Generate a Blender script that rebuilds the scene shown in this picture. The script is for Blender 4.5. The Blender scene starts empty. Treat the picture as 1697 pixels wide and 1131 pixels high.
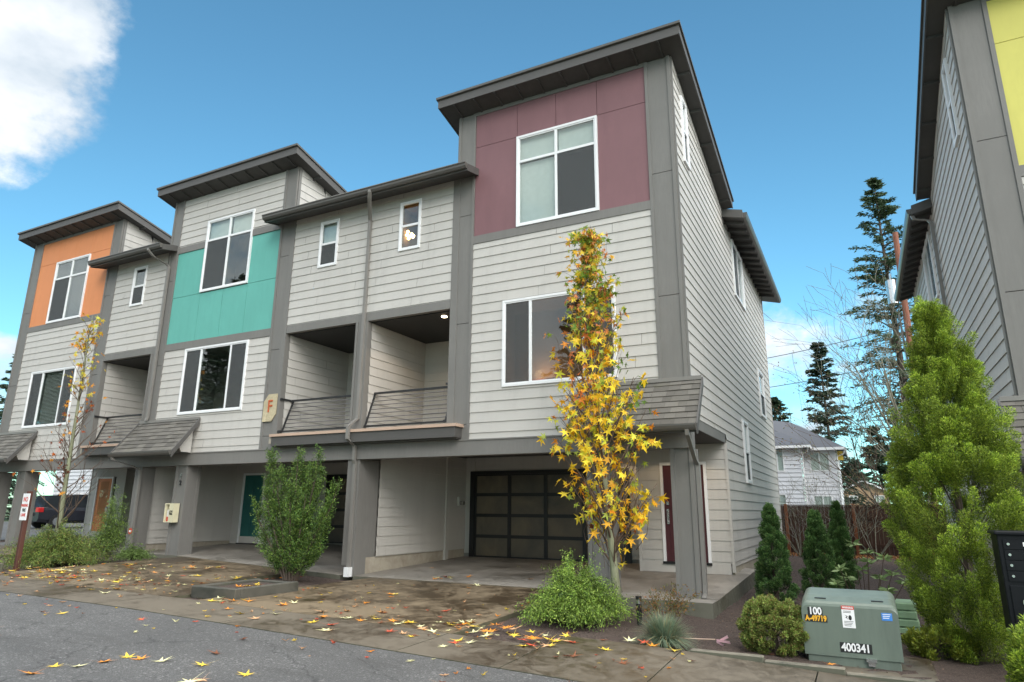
import bpy, math, random
import numpy as np
from mathutils import Vector, Matrix
random.seed(7); rng = np.random.default_rng(11)
scene = bpy.context.scene
EXPO = 1.06
COL = scene.collection
RAD = math.radians

# ------------------------------------------------------------------ materials
def nmat(name):
    m = bpy.data.materials.new(name); m.use_nodes = True
    nt = m.node_tree; nt.nodes.clear()
    out = nt.nodes.new('ShaderNodeOutputMaterial')
    return m, nt, out
def N(nt, t, **kw):
    n = nt.nodes.new(t)
    for k, v in kw.items():
        if k in n.inputs: n.inputs[k].default_value = v
        else: setattr(n, k, v)
    return n
def noise(nt, scale, detail=3, rough=.55, vec=None, stretch=None, dist=0):
    tc = N(nt, 'ShaderNodeTexCoord')
    src = tc.outputs['Object'] if vec is None else vec
    if stretch:
        mp = N(nt, 'ShaderNodeMapping'); mp.inputs['Scale'].default_value = stretch
        nt.links.new(src, mp.inputs['Vector']); src = mp.outputs[0]
    n = N(nt, 'ShaderNodeTexNoise'); n.inputs['Scale'].default_value = scale
    n.inputs['Detail'].default_value = detail; n.inputs['Roughness'].default_value = rough
    n.inputs['Distortion'].default_value = dist
    nt.links.new(src, n.inputs['Vector'])
    return n.outputs['Fac']
def ramp(nt, fac, stops):
    r = N(nt, 'ShaderNodeValToRGB'); e = r.color_ramp.elements
    while len(e) < len(stops): e.new(.5)
    for el, (p, c) in zip(e, stops):
        el.position = p; el.color = c if len(c) == 4 else (*c, 1)
    nt.links.new(fac, r.inputs[0]); return r.outputs[0]
def mixc(nt, fac, a, b, mode='MIX'):
    m = N(nt, 'ShaderNodeMix'); m.data_type = 'RGBA'; m.blend_type = mode
    for sock, v in ((m.inputs[0], fac), (m.inputs[6], a), (m.inputs[7], b)):
        if isinstance(v, (int, float)): sock.default_value = v
        elif isinstance(v, tuple): sock.default_value = (*v, 1) if len(v) == 3 else v
        else: nt.links.new(v, sock)
    return m.outputs[2]
def bump(nt, h, strength, dist):
    b = N(nt, 'ShaderNodeBump'); b.inputs['Strength'].default_value = strength
    b.inputs['Distance'].default_value = dist; nt.links.new(h, b.inputs['Height']); return b.outputs[0]
def paint(name, c, rough=.6, var=.08, grain=(3, 3, 40), gscale=3.0, bmp=.25, spec=.4, grime=.0):
    """painted board: faint blotches, fine grain bump"""
    m, nt, out = nmat(name)
    p = N(nt, 'ShaderNodeBsdfPrincipled'); p.inputs['Roughness'].default_value = rough
    p.inputs['Specular IOR Level'].default_value = spec
    n1 = noise(nt, .9, 4); n2 = noise(nt, gscale, 4, .6, stretch=grain)
    lo = tuple(x*(1-var) for x in c); hi = tuple(min(1, x*(1+var)) for x in c)
    col = ramp(nt, n1, [(.3, lo), (.7, hi)])
    col2 = mixc(nt, ramp(nt, n2, [(.35, (0, 0, 0)), (.75, (1, 1, 1))]), col, tuple(x*(1-var*.9) for x in c))
    if grime:
        n3 = noise(nt, 1.2, 5, .7, stretch=(2.2, 2.2, .35))
        col2 = mixc(nt, ramp(nt, n3, [(.5, (0, 0, 0)), (.8, (grime, grime, grime))]), col2, tuple(x*.62 for x in c))
    nt.links.new(col2, p.inputs['Base Color'])
    nt.links.new(bump(nt, n2, bmp, .004), p.inputs['Normal'])
    nt.links.new(p.outputs[0], out.inputs[0]); return m
def plain(name, c, rough=.5, metal=0, emit=None, es=1, spec=.5):
    m, nt, out = nmat(name)
    p = N(nt, 'ShaderNodeBsdfPrincipled'); p.inputs['Base Color'].default_value = (*c, 1)
    p.inputs['Roughness'].default_value = rough; p.inputs['Metallic'].default_value = metal
    p.inputs['Specular IOR Level'].default_value = spec
    if emit: p.inputs['Emission Color'].default_value = (*emit, 1); p.inputs['Emission Strength'].default_value = es
    n = noise(nt, 8, 3)
    nt.links.new(mixc(nt, n, tuple(x*.9 for x in c), tuple(min(1, x*1.1) for x in c)), p.inputs['Base Color'])
    nt.links.new(p.outputs[0], out.inputs[0]); return m
M = {}
M['siding'] = paint('siding paint', (.50, .483, .452), .55, .05, (.6, .6, 30), 5, .3, grime=.35)
M['trim'] = paint('grey trim paint', (.182, .176, .165), .6, .08, (6, 6, .8), 5, .3, grime=.3)
M['fascia'] = paint('dark fascia paint', (.088, .084, .08), .5, .08, (2, 2, 2), 3, .2)
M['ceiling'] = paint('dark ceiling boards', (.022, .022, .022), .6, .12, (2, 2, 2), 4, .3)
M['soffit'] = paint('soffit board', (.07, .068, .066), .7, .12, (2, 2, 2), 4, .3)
M['maroon'] = paint('maroon panel', (.205, .105, .115), .6, .06, (2, 2, 1), 2, .2, grime=.28)
M['teal'] = paint('teal panel', (.12, .40, .345), .6, .06, (2, 2, 1), 2, .2, grime=.28)
M['orange'] = paint('orange panel', (.66, .25, .10), .6, .05, (2, 2, 1), 2, .2, grime=.28)
M['yellow'] = paint('yellow panel', (.60, .56, .13), .6, .05, (2, 2, 1), 2, .2, grime=.28)
M['white'] = paint('white vinyl', (.78, .79, .80), .4, .03, (2, 2, 2), 4, .1)
M['blind'] = plain('white blind slats', (.72, .72, .71), .6)
M['room'] = plain('dark room walls', (.24, .23, .21), .8)
M['warmroom'] = plain('warm room walls', (.24, .15, .085), .8)
M['black'] = plain('black metal', (.012, .012, .013), .4)
M['railing'] = plain('dark railing metal', (.035, .035, .037), .4, .3)
M['rod'] = plain('steel railing rod', (.13, .13, .135), .35, .6)
M['gutter'] = paint('gutter metal', (.10, .096, .088), .35, .08, (1, 1, 1), 2, .1)
M['pipe'] = paint('downspout metal', (.21, .20, .185), .4, .06, (1, 1, 1), 2, .1)
M['ledge'] = paint('raw timber ledge', (.50, .36, .275), .7, .12, (1.2, 20, 20), 3, .3)
M['silver'] = plain('satin nickel', (.6, .6, .6), .25, .9)
M['lens'] = plain('lamp lens', (1, .9, .75), .4, 0, (1, .78, .5), 9)
M['bulb'] = plain('chandelier bulb', (1, .8, .5), .4, 0, (1, .66, .28), 5)
M['beige'] = plain('beige plastic', (.62, .58, .40), .5)
M['paper'] = plain('paper', (.7, .68, .66), .7)
M['redmark'] = plain('red print', (.55, .05, .03), .5)
M['whitemark'] = plain('white print', (.8, .8, .8), .5)
M['blackmark'] = plain('black print', (.015, .015, .015), .5)
M['yellowmark'] = plain('amber print', (.8, .42, .03), .5)
M['bluemark'] = plain('blue sticker', (.05, .22, .62), .4)
M['rust'] = plain('rust brown paint', (.075, .025, .016), .6)
M['corten'] = plain('rusty orange steel', (.45, .10, .03), .7)
M['plaque'] = paint('weathered plaque', (.52, .45, .30), .6, .3, (2, 2, 2), 9, .3, grime=.9)
M['rubber'] = plain('tyre rubber', (.02, .02, .02), .8)
M['taillight'] = plain('red tail light', (.6, .02, .02), .25)
M['carglass'] = plain('dark car glass', (.02, .022, .025), .08)
M['carblack'] = plain('dark car paint', (.025, .027, .035), .25)
M['carblue'] = plain('blue car paint', (.02, .05, .13), .25)
M['ducttape'] = plain('yellow tarp', (.7, .5, .06), .6)
M['pink'] = plain('pink ribbon', (.85, .55, .6), .5)
M['mailblack'] = plain('black mailbox paint', (.006, .007, .009), .5, spec=.2)

def wood_panel(name, c1, c2, rough=.75):
    m, nt, out = nmat(name); p = N(nt, 'ShaderNodeBsdfPrincipled'); p.inputs['Roughness'].default_value = rough
    n = noise(nt, 3, 5, .65, stretch=(7, 7, .7)); n2 = noise(nt, 1.3, 3)
    c = mixc(nt, n2, ramp(nt, n, [(.3, c1), (.7, c2)]), ramp(nt, n, [(.3, tuple(x*.6 for x in c1)), (.7, tuple(x*.8 for x in c2))]))
    nt.links.new(c, p.inputs['Base Color']); nt.links.new(bump(nt, n, .4, .01), p.inputs['Normal'])
    nt.links.new(p.outputs[0], out.inputs[0]); return m
M['fence'] = wood_panel('stained fence boards', (.065, .03, .018), (.14, .062, .037))
M['fencepost'] = wood_panel('red-brown fence post', (.26, .085, .035), (.38, .13, .05))
M['pole'] = wood_panel('reddish utility pole', (.20, .06, .03), (.32, .13, .08))
M['bark'] = wood_panel('grey bark', (.10, .09, .065), (.25, .24, .17))
M['twig'] = wood_panel('dark twig', (.07, .045, .03), (.14, .09, .06))
M['palebark'] = wood_panel('green-grey bark', (.14, .15, .08), (.30, .31, .20))
M['conbark'] = wood_panel('conifer bark', (.05, .035, .025), (.11, .08, .06))

def concrete(name, dry, wet, s=.55, lo=.42, hi=.62, r0=.35, r1=.8, moss=0):
    m, nt, out = nmat(name); p = N(nt, 'ShaderNodeBsdfPrincipled')
    big = noise(nt, s, 6, .62, dist=.6); mid = noise(nt, 3.5, 5, .65, dist=1.2); fine = noise(nt, 60, 3)
    mx = N(nt, 'ShaderNodeMath', operation='ADD'); s2 = N(nt, 'ShaderNodeMath', operation='MULTIPLY')
    s2.inputs[1].default_value = .45; nt.links.new(mid, s2.inputs[0])
    s3 = N(nt, 'ShaderNodeMath', operation='MULTIPLY'); s3.inputs[1].default_value = .6; nt.links.new(big, s3.inputs[0])
    nt.links.new(s3.outputs[0], mx.inputs[0]); nt.links.new(s2.outputs[0], mx.inputs[1])
    f = ramp(nt, mx.outputs[0], [(lo, (0, 0, 0)), (hi, (1, 1, 1))])
    c = mixc(nt, f, wet, dry)
    c = mixc(nt, ramp(nt, fine, [(.35, (0, 0, 0)), (.7, (.35, .35, .35))]), c, tuple(x*.7 for x in dry))
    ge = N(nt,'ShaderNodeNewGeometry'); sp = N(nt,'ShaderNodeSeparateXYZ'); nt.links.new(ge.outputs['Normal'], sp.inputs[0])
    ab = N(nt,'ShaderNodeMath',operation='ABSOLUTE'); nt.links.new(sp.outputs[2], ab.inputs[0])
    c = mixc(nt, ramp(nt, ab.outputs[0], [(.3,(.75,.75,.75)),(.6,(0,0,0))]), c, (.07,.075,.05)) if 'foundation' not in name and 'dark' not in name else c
    if moss:
        mo = noise(nt, 1.7, 5, .7); c = mixc(nt, ramp(nt, mo, [(.6, (0, 0, 0)), (.72, (moss, moss, moss))]), c, (.05, .065, .02))
    nt.links.new(c, p.inputs['Base Color'])
    rr = N(nt, 'ShaderNodeMapRange'); rr.inputs[3].default_value = r0; rr.inputs[4].default_value = r1
    nt.links.new(f, rr.inputs[0]); nt.links.new(rr.outputs[0], p.inputs['Roughness'])
    nt.links.new(bump(nt, fine, .35, .004), p.inputs['Normal'])
    nt.links.new(p.outputs[0], out.inputs[0]); return m
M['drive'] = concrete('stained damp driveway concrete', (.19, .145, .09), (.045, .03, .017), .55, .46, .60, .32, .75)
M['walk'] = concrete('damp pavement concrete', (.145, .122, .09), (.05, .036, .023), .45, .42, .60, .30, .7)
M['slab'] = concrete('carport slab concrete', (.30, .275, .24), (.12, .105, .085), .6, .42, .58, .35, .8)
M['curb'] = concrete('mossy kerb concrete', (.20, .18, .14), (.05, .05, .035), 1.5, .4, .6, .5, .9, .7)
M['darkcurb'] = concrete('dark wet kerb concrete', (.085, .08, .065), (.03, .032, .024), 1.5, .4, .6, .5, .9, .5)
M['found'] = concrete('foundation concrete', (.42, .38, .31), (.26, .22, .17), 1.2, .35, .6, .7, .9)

def asphalt():
    m, nt, out = nmat('damp asphalt'); p = N(nt, 'ShaderNodeBsdfPrincipled')
    f = noise(nt, 60, 5, .85); b = noise(nt, .45, 5, .6)
    v = N(nt, 'ShaderNodeTexVoronoi'); v.inputs['Scale'].default_value = 48
    tc = N(nt, 'ShaderNodeTexCoord'); nt.links.new(tc.outputs['Object'], v.inputs['Vector'])
    c = ramp(nt, f, [(.32, (.023, .023, .023)), (.50, (.080, .079, .078)), (.70, (.26, .258, .255))])
    c = mixc(nt, ramp(nt, v.outputs['Color'], [(.78, (0, 0, 0)), (.9, (.5, .5, .5))]), c, (.36, .36, .35))
    c = mixc(nt, ramp(nt, b, [(.4, (0, 0, 0)), (.65, (.45, .45, .45))]), c, (.06, .06, .06))
    st = noise(nt, 1.1, 5, .6, stretch=(.35, 1.6, 1)); c = mixc(nt, ramp(nt, st, [(.52, (0, 0, 0)), (.66, (.4, .4, .4))]), c, (.045, .044, .043))
    cv = N(nt, 'ShaderNodeTexVoronoi'); cv.feature = 'DISTANCE_TO_EDGE'; cv.inputs['Scale'].default_value = .42
    wn = N(nt, 'ShaderNodeTexNoise'); wn.inputs['Scale'].default_value = 2.5; wn.inputs['Detail'].default_value = 4
    nt.links.new(tc.outputs['Object'], wn.inputs['Vector']); va = N(nt, 'ShaderNodeVectorMath', operation='ADD'); vs_ = N(nt, 'ShaderNodeVectorMath', operation='SCALE'); vs_.inputs['Scale'].default_value = .5
    nt.links.new(wn.outputs['Color'], vs_.inputs[0]); nt.links.new(tc.outputs['Object'], va.inputs[0]); nt.links.new(vs_.outputs[0], va.inputs[1]); nt.links.new(va.outputs[0], cv.inputs['Vector'])
    c = mixc(nt, ramp(nt, cv.outputs['Distance'], [(.0, (.7, .7, .7)), (.006, (0, 0, 0))]), c, (.02, .02, .02))
    nt.links.new(c, p.inputs['Base Color'])
    rr = N(nt, 'ShaderNodeMapRange'); rr.inputs[3].default_value = .85; rr.inputs[4].default_value = .6
    nt.links.new(b, rr.inputs[0]); nt.links.new(rr.outputs[0], p.inputs['Roughness'])
    nt.links.new(bump(nt, f, .7, .008), p.inputs['Normal']); nt.links.new(p.outputs[0], out.inputs[0]); return m
M['asphalt'] = asphalt()
def mulch():
    m, nt, out = nmat('bark mulch soil'); p = N(nt, 'ShaderNodeBsdfPrincipled'); p.inputs['Roughness'].default_value = .85
    f = noise(nt, 45, 5, .75, dist=.8); b = noise(nt, 1.1, 4)
    c = ramp(nt, f, [(.3, (.02, .014, .011)), (.5, (.07, .048, .038)), (.66, (.16, .11, .09)), (.78, (.34, .27, .22))])
    tcg = N(nt, 'ShaderNodeTexCoord'); sep = N(nt, 'ShaderNodeSeparateXYZ'); nt.links.new(tcg.outputs['Object'], sep.inputs[0])
    g = ramp(nt, noise(nt, 14, 5, .7), [(.3, (.02, .035, .01)), (.7, (.07, .10, .03))])
    far = N(nt, 'ShaderNodeVectorMath', operation='LENGTH'); nt.links.new(tcg.outputs['Object'], far.inputs[0])
    fr = N(nt, 'ShaderNodeMapRange'); fr.inputs[1].default_value = 30; fr.inputs[2].default_value = 34
    nt.links.new(far.outputs['Value'], fr.inputs[0])
    c = mixc(nt, fr.outputs[0], c, g)
    nt.links.new(c, p.inputs['Base Color']); nt.links.new(bump(nt, f, 1, .03), p.inputs['Normal'])
    nt.links.new(p.outputs[0], out.inputs[0]); return m
M['mulch'] = mulch()
def shingle(name, c1, c2):
    m, nt, out = nmat(name); p = N(nt, 'ShaderNodeBsdfPrincipled'); p.inputs['Roughness'].default_value = .85
    at = N(nt, 'ShaderNodeAttribute'); at.attribute_name = 'Col'
    f = noise(nt, 90, 3, .7); b = noise(nt, 1.8, 4, .7)
    c = mixc(nt, f, c1, c2); c = mixc(nt, 1.0, c, at.outputs['Color'], 'MULTIPLY')
    c = mixc(nt, ramp(nt, b, [(.58, (0, 0, 0)), (.75, (.35, .35, .35))]), c, (.10, .10, .05))
    nt.links.new(c, p.inputs['Base Color']); nt.links.new(bump(nt, f, .6, .006), p.inputs['Normal'])
    nt.links.new(p.outputs[0], out.inputs[0]); return m
M['shingle'] = shingle('weathered shingles', (.085, .08, .072), (.165, .155, .138))
M['farshingle'] = plain('slate grey shingles', (.09, .095, .11), .85)
def glass():
    m, nt, out = nmat('window glass')
    tr = N(nt, 'ShaderNodeBsdfTransparent'); tr.inputs[0].default_value = (.86, .90, .88, 1)
    gl = N(nt, 'ShaderNodeBsdfGlossy'); gl.inputs['Roughness'].default_value = .01; gl.inputs[0].default_value = (.9, .95, .96, 1)
    w = noise(nt, 1.6, 2); nt.links.new(bump(nt, w, .12, .02), gl.inputs['Normal'])
    ge = N(nt, 'ShaderNodeNewGeometry'); dt = N(nt, 'ShaderNodeVectorMath', operation='DOT_PRODUCT')
    nt.links.new(ge.outputs['Incoming'], dt.inputs[0]); nt.links.new(ge.outputs['Normal'], dt.inputs[1])
    def mt(op, a, b=0):
        n = N(nt, 'ShaderNodeMath', operation=op)
        for k, v in enumerate((a, b)):
            if isinstance(v, (int, float)): n.inputs[k].default_value = v
            else: nt.links.new(v, n.inputs[k])
        return n.outputs[0]
    om = mt('SUBTRACT', 1, mt('ABSOLUTE', dt.outputs['Value'])); sc = mt('ADD', .085, mt('MULTIPLY', .91, mt('POWER', om, 4.2)))
    mr = N(nt, 'ShaderNodeMapRange'); nt.links.new(sc, mr.inputs[0])
    mx = N(nt, 'ShaderNodeMixShader'); nt.links.new(mr.outputs[0], mx.inputs[0])
    nt.links.new(tr.outputs[0], mx.inputs[1]); nt.links.new(gl.outputs[0], mx.inputs[2])
    nt.links.new(mx.outputs[0], out.inputs[0]); return m
M['glass'] = glass()
def screen():
    m, nt, out = nmat('insect screen mesh')
    tr = N(nt, 'ShaderNodeBsdfTransparent'); df = N(nt, 'ShaderNodeBsdfPrincipled'); df.inputs['Base Color'].default_value = (.085, .09, .092, 1)
    df.inputs['Roughness'].default_value = .7
    tc = N(nt, 'ShaderNodeTexCoord'); wv = N(nt, 'ShaderNodeTexWave'); wv.inputs['Scale'].default_value = 9
    wv.inputs['Distortion'].default_value = 7; wv.inputs['Detail'].default_value = 1; wv.inputs['Detail Scale'].default_value = .4
    nt.links.new(tc.outputs['Object'], wv.inputs['Vector'])
    mr = N(nt, 'ShaderNodeMapRange'); mr.inputs[3].default_value = .42; mr.inputs[4].default_value = .62
    nt.links.new(wv.outputs['Fac'], mr.inputs[0])
    mx = N(nt, 'ShaderNodeMixShader'); nt.links.new(mr.outputs[0], mx.inputs[0])
    nt.links.new(tr.outputs[0], mx.inputs[1]); nt.links.new(df.outputs[0], mx.inputs[2])
    nt.links.new(mx.outputs[0], out.inputs[0]); return m
M['screen'] = screen()
def frosted():
    m, nt, out = nmat('obscured garage glass'); p = N(nt, 'ShaderNodeBsdfPrincipled')
    f = noise(nt, 55, 4, .7); b = noise(nt, .8, 4, .6, dist=.5)
    nt.links.new(ramp(nt, b, [(.3, (.045, .048, .045)), (.7, (.17, .13, .085))]), p.inputs['Base Color'])
    p.inputs['Roughness'].default_value = .3; nt.links.new(bump(nt, f, .8, .01), p.inputs['Normal'])
    nt.links.new(p.outputs[0], out.inputs[0]); return m
M['frost'] = frosted()
M['transformer'] = paint('green transformer paint', (.145, .18, .148), .42, .14, (3, 3, .5), 2.5, .15, grime=.8)
M['pedestal'] = paint('pale green utility lid', (.30, .45, .27), .5, .1, (2, 2, 2), 3, .1, grime=.5)
def leafmat(name, rough=.5, trans=.35, spec=.35):
    m, nt, out = nmat(name); at = N(nt, 'ShaderNodeAttribute'); at.attribute_name = 'Col'
    p = N(nt, 'ShaderNodeBsdfPrincipled'); p.inputs['Roughness'].default_value = rough; p.inputs['Specular IOR Level'].default_value = spec
    t = N(nt, 'ShaderNodeBsdfTranslucent'); nt.links.new(at.outputs['Color'], p.inputs['Base Color']); nt.links.new(at.outputs['Color'], t.inputs[0])
    mx = N(nt, 'ShaderNodeMixShader'); mx.inputs[0].default_value = trans
    nt.links.new(p.outputs[0], mx.inputs[1]); nt.links.new(t.outputs[0], mx.inputs[2]); nt.links.new(mx.outputs[0], out.inputs[0]); return m
M['leaf'] = leafmat('foliage', .55, .2); M['autumn'] = leafmat('autumn leaf', .45, .35)

# ------------------------------------------------------------------ mesh builder and scene graph
ABS = {}
class MB:
    def __init__(s, T=None): s.v = []; s.f = []; s.c = []; s.T = T; s.chunks = []
    def add(s, vs, fs, col=None):
        b = len(s.v)
        for p in vs: s.v.append(s.T(p) if s.T else tuple(p))
        nf = [[b+i for i in f] for f in fs]; s.f += nf; s.chunks.append((b, len(s.v), nf))
        if col is not None:
            while len(s.c) < b: s.c.append((1, 1, 1, 1))
            s.c += [col]*len(vs)
    def box(s, x0, x1, y0, y1, z0, z1, col=None):
        s.add([(x0,y0,z0),(x1,y0,z0),(x1,y1,z0),(x0,y1,z0),(x0,y0,z1),(x1,y0,z1),(x1,y1,z1),(x0,y1,z1)],
              [(0,3,2,1),(4,5,6,7),(0,1,5,4),(1,2,6,5),(2,3,7,6),(3,0,4,7)], col); return s
    def bbox(s, x0, x1, y0, y1, z0, z1, b=.01):
        """box with chamfered vertical edges and top edge"""
        def ring(d, z): 
            a0,a1,b0,b1 = x0+d,x1-d,y0+d,y1-d
            return [(a0+b,b0,z),(a1-b,b0,z),(a1,b0+b,z),(a1,b1-b,z),(a1-b,b1,z),(a0+b,b1,z),(a0,b1-b,z),(a0,b0+b,z)]
        vs = ring(0, z0)+ring(0, z1-b)+ring(b, z1)
        fs = [tuple(range(7,-1,-1)), tuple(range(16,24))]
        for r in (0, 8):
            for i in range(8): fs.append((r+i, r+(i+1) % 8, r+8+(i+1) % 8, r+8+i))
        s.add(vs, fs); return s
    def quad(s, a, b, c, d, col=None): s.add([a,b,c,d], [(0,1,2,3)], col); return s
    def prism(s, poly, ext, col=None):
        n = len(poly); e = Vector(ext)
        vs = [tuple(p) for p in poly]+[tuple(Vector(p)+e) for p in poly]
        s.add(vs, [tuple(range(n-1,-1,-1)), tuple(range(n,2*n))]+[(i,(i+1)%n,n+(i+1)%n,n+i) for i in range(n)], col); return s
    def tube(s, pts, rad, n=8, cap=True):
        pts = [Vector(p) for p in pts]; k = len(pts)
        if not hasattr(rad, '__len__'): rad = [rad]*k
        vs = []; ref = Vector((.31, .77, .55)).normalized()
        for i, p in enumerate(pts):
            d = (pts[min(i+1,k-1)]-pts[max(i-1,0)]).normalized()
            if abs(d.dot(ref)) > .95: ref = Vector((.9,-.3,.1)).normalized()
            a = d.cross(ref).normalized(); b = d.cross(a)
            for j in range(n):
                t = 2*math.pi*j/n; vs.append(tuple(p+(a*math.cos(t)+b*math.sin(t))*rad[i]))
        fs = [(i*n+j, i*n+(j+1)%n, (i+1)*n+(j+1)%n, (i+1)*n+j) for i in range(k-1) for j in range(n)]
        if cap: fs += [tuple(range(n-1,-1,-1)), tuple(range((k-1)*n, k*n))]
        s.add(vs, fs); return s
    def rtube(s, pts, w, d):
        """rectangular pipe (w along x, d along y) swept along points mostly vertical"""
        pts = [Vector(p) for p in pts]; vs = []
        for p in pts: vs += [(p.x-w/2,p.y-d/2,p.z),(p.x+w/2,p.y-d/2,p.z),(p.x+w/2,p.y+d/2,p.z),(p.x-w/2,p.y+d/2,p.z)]
        fs = [(i*4+j, i*4+(j+1)%4, i*4+4+(j+1)%4, i*4+4+j) for i in range(len(pts)-1) for j in range(4)]
        s.add(vs, fs+[(3,2,1,0), tuple(len(vs)-4+i for i in range(4))]); return s
    def sphere(s, c, r, nu=12, nv=8, sc=(1,1,1)):
        vs = [(c[0],c[1],c[2]-r*sc[2])]
        for i in range(1,nv):
            ph = math.pi*i/nv
            for j in range(nu):
                t = 2*math.pi*j/nu
                vs.append((c[0]+r*sc[0]*math.sin(ph)*math.cos(t), c[1]+r*sc[1]*math.sin(ph)*math.sin(t), c[2]-r*sc[2]*math.cos(ph)))
        vs.append((c[0],c[1],c[2]+r*sc[2])); L = len(vs)-1
        fs = [(0,1+(j+1)%nu,1+j) for j in range(nu)]
        for i in range(nv-2):
            for j in range(nu): fs.append((1+i*nu+j,1+i*nu+(j+1)%nu,1+(i+1)*nu+(j+1)%nu,1+(i+1)*nu+j))
        fs += [(1+(nv-2)*nu+j,1+(nv-2)*nu+(j+1)%nu,L) for j in range(nu)]
        s.add(vs, fs); return s
    def build_each(s, name, mat, parent):
        for (b, e, fs) in s.chunks:
            m = MB(); m.v = s.v[b:e]; m.f = [[i-b for i in f] for f in fs]; m.build(name, mat, parent)
    def build(s, name, mat, parent=None, loc=None, smooth=False):
        org = Vector(ABS[parent.name]) if parent else Vector(loc or (0,0,0))
        me = bpy.data.meshes.new(name)
        me.from_pydata([tuple(Vector(p)-org) for p in s.v], [], s.f)
        if s.c:
            while len(s.c) < len(s.v): s.c.append((1,1,1,1))
            a = me.color_attributes.new('Col', 'FLOAT_COLOR', 'POINT')
            a.data.foreach_set('color', np.array(s.c, dtype=np.float32).ravel())
        me.materials.append(mat); me.update()
        if smooth:
            for p in me.polygons: p.use_smooth = True
        return link(name, me, parent, loc)
def link(name, me, parent=None, loc=None):
    o = bpy.data.objects.new(name, me); COL.objects.link(o)
    if parent: o.parent = parent; ABS[o.name] = ABS[parent.name]
    else: o.location = loc or (0,0,0); ABS[o.name] = tuple(loc or (0,0,0))
    return o
def tag(o, label=None, cat=None, group=None, kind=None):
    if label: o['label'] = label
    if cat: o['category'] = cat
    if group: o['group'] = group
    if kind: o['kind'] = kind
    return o
def thing(name, label, cat, loc=(0,0,0), group=None):
    o = bpy.data.objects.new(name, None); COL.objects.link(o); o.location = loc; o.empty_display_size = .2
    ABS[o.name] = tuple(loc); return tag(o, label, cat, group)
def text_mesh(body, size, depth=.004, sx=1.0, bold=0):
    cu = bpy.data.curves.new('lettering', 'FONT'); cu.body = body; cu.size = size; cu.extrude = depth
    cu.align_x = 'CENTER'; cu.align_y = 'CENTER'; cu.offset = bold
    o = bpy.data.objects.new('lettering', cu); COL.objects.link(o)
    bpy.context.view_layer.update()
    me = bpy.data.meshes.new_from_object(o.evaluated_get(bpy.context.evaluated_depsgraph_get()))
    vs = [(v.co.x*sx, v.co.y, v.co.z) for v in me.vertices]; fs = [list(p.vertices) for p in me.polygons]
    bpy.data.objects.remove(o); bpy.data.curves.remove(cu); bpy.data.meshes.remove(me)
    return vs, fs
def text_on(mb, body, c, size, sx=1.0, bold=0, depth=.004):
    """upright letters on a plane facing -Y, centred at c"""
    vs, fs = text_mesh(body, size, depth, sx, bold)
    mb.add([(c[0]+x, c[1]-z, c[2]+y) for x, y, z in vs], fs); return mb

# ------------------------------------------------------------------ terrain
EX = [(-80,.7),(-25,.2),(-15,.12),(-11.6,.058),(-8,.02),(-6,-.03),(-3.4,-.1),(-1,-.17),(0,-.2),(3,-.31),(10,-.58),(40,-1.3)]
GX = [(-80,.6),(-25,.26),(-15,.25),(-8.7,.0),(0,0),(.4,0),(5,-.35),(10,-.6),(40,-1.4)]
def interp(T, x): return float(np.interp(x, [a for a,_ in T], [b for _,b in T]))
def pav(x, y):
    t = min(1, max(0, (y+6.1)/6.1)); e = interp(EX, x)
    if y < -6.1: return e - .012*min(3, -6.1-y)
    z = e*(1-t)+interp(GX, x)*t
    return z + (.035*min(y, 6) if y > 0 else 0)
def bed(x, y):
    t = min(1, max(0, (y+6.1)/6.1)); e = interp(EX, x)-.03
    k = min(1, max(0, (x+3)/3)); yy = min(1, max(0, y/16))
    h = (interp(GX, min(x,-.01))-.09)*(1-k) + k*(-.22+.2*yy-.035*max(0,x)*(1-yy))
    r = e*(1-t)+h*t
    if y < -6.1: r = pav(x, y)-.1
    if y > 0 and x < 0: r -= .1
    if x < -26.5: r = pav(x, y)-.02
    return r

def sheet(name, x0, x1, y0, y1, fn, mat, thick=0, nx=None, ny=None, mb=None):
    nx = nx or max(2, int((x1-x0)/.35)); ny = ny or max(2, int((y1-y0)/.35))
    own = mb is None; mb = mb or MB(); vs = []
    for j in range(ny+1):
        for i in range(nx+1):
            x = x0+(x1-x0)*i/nx; y = y0+(y1-y0)*j/ny; vs.append((x,y,fn(x,y)))
    fs = [(j*(nx+1)+i, j*(nx+1)+i+1, (j+1)*(nx+1)+i+1, (j+1)*(nx+1)+i) for j in range(ny) for i in range(nx)]
    if thick:
        per = [j for j in range(nx+1)]+[j*(nx+1)+nx for j in range(1,ny+1)]+[ny*(nx+1)+i for i in range(nx-1,-1,-1)]+[j*(nx+1) for j in range(ny-1,0,-1)]
        b = len(vs)
        for p in per: vs.append((vs[p][0], vs[p][1], vs[p][2]-thick))
        n = len(per); fs += [(per[(k+1)%n], per[k], b+k, b+(k+1)%n) for k in range(n)]
    mb.add(vs, fs)
    if own: return tag(mb.build(name, mat), kind='structure')

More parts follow.
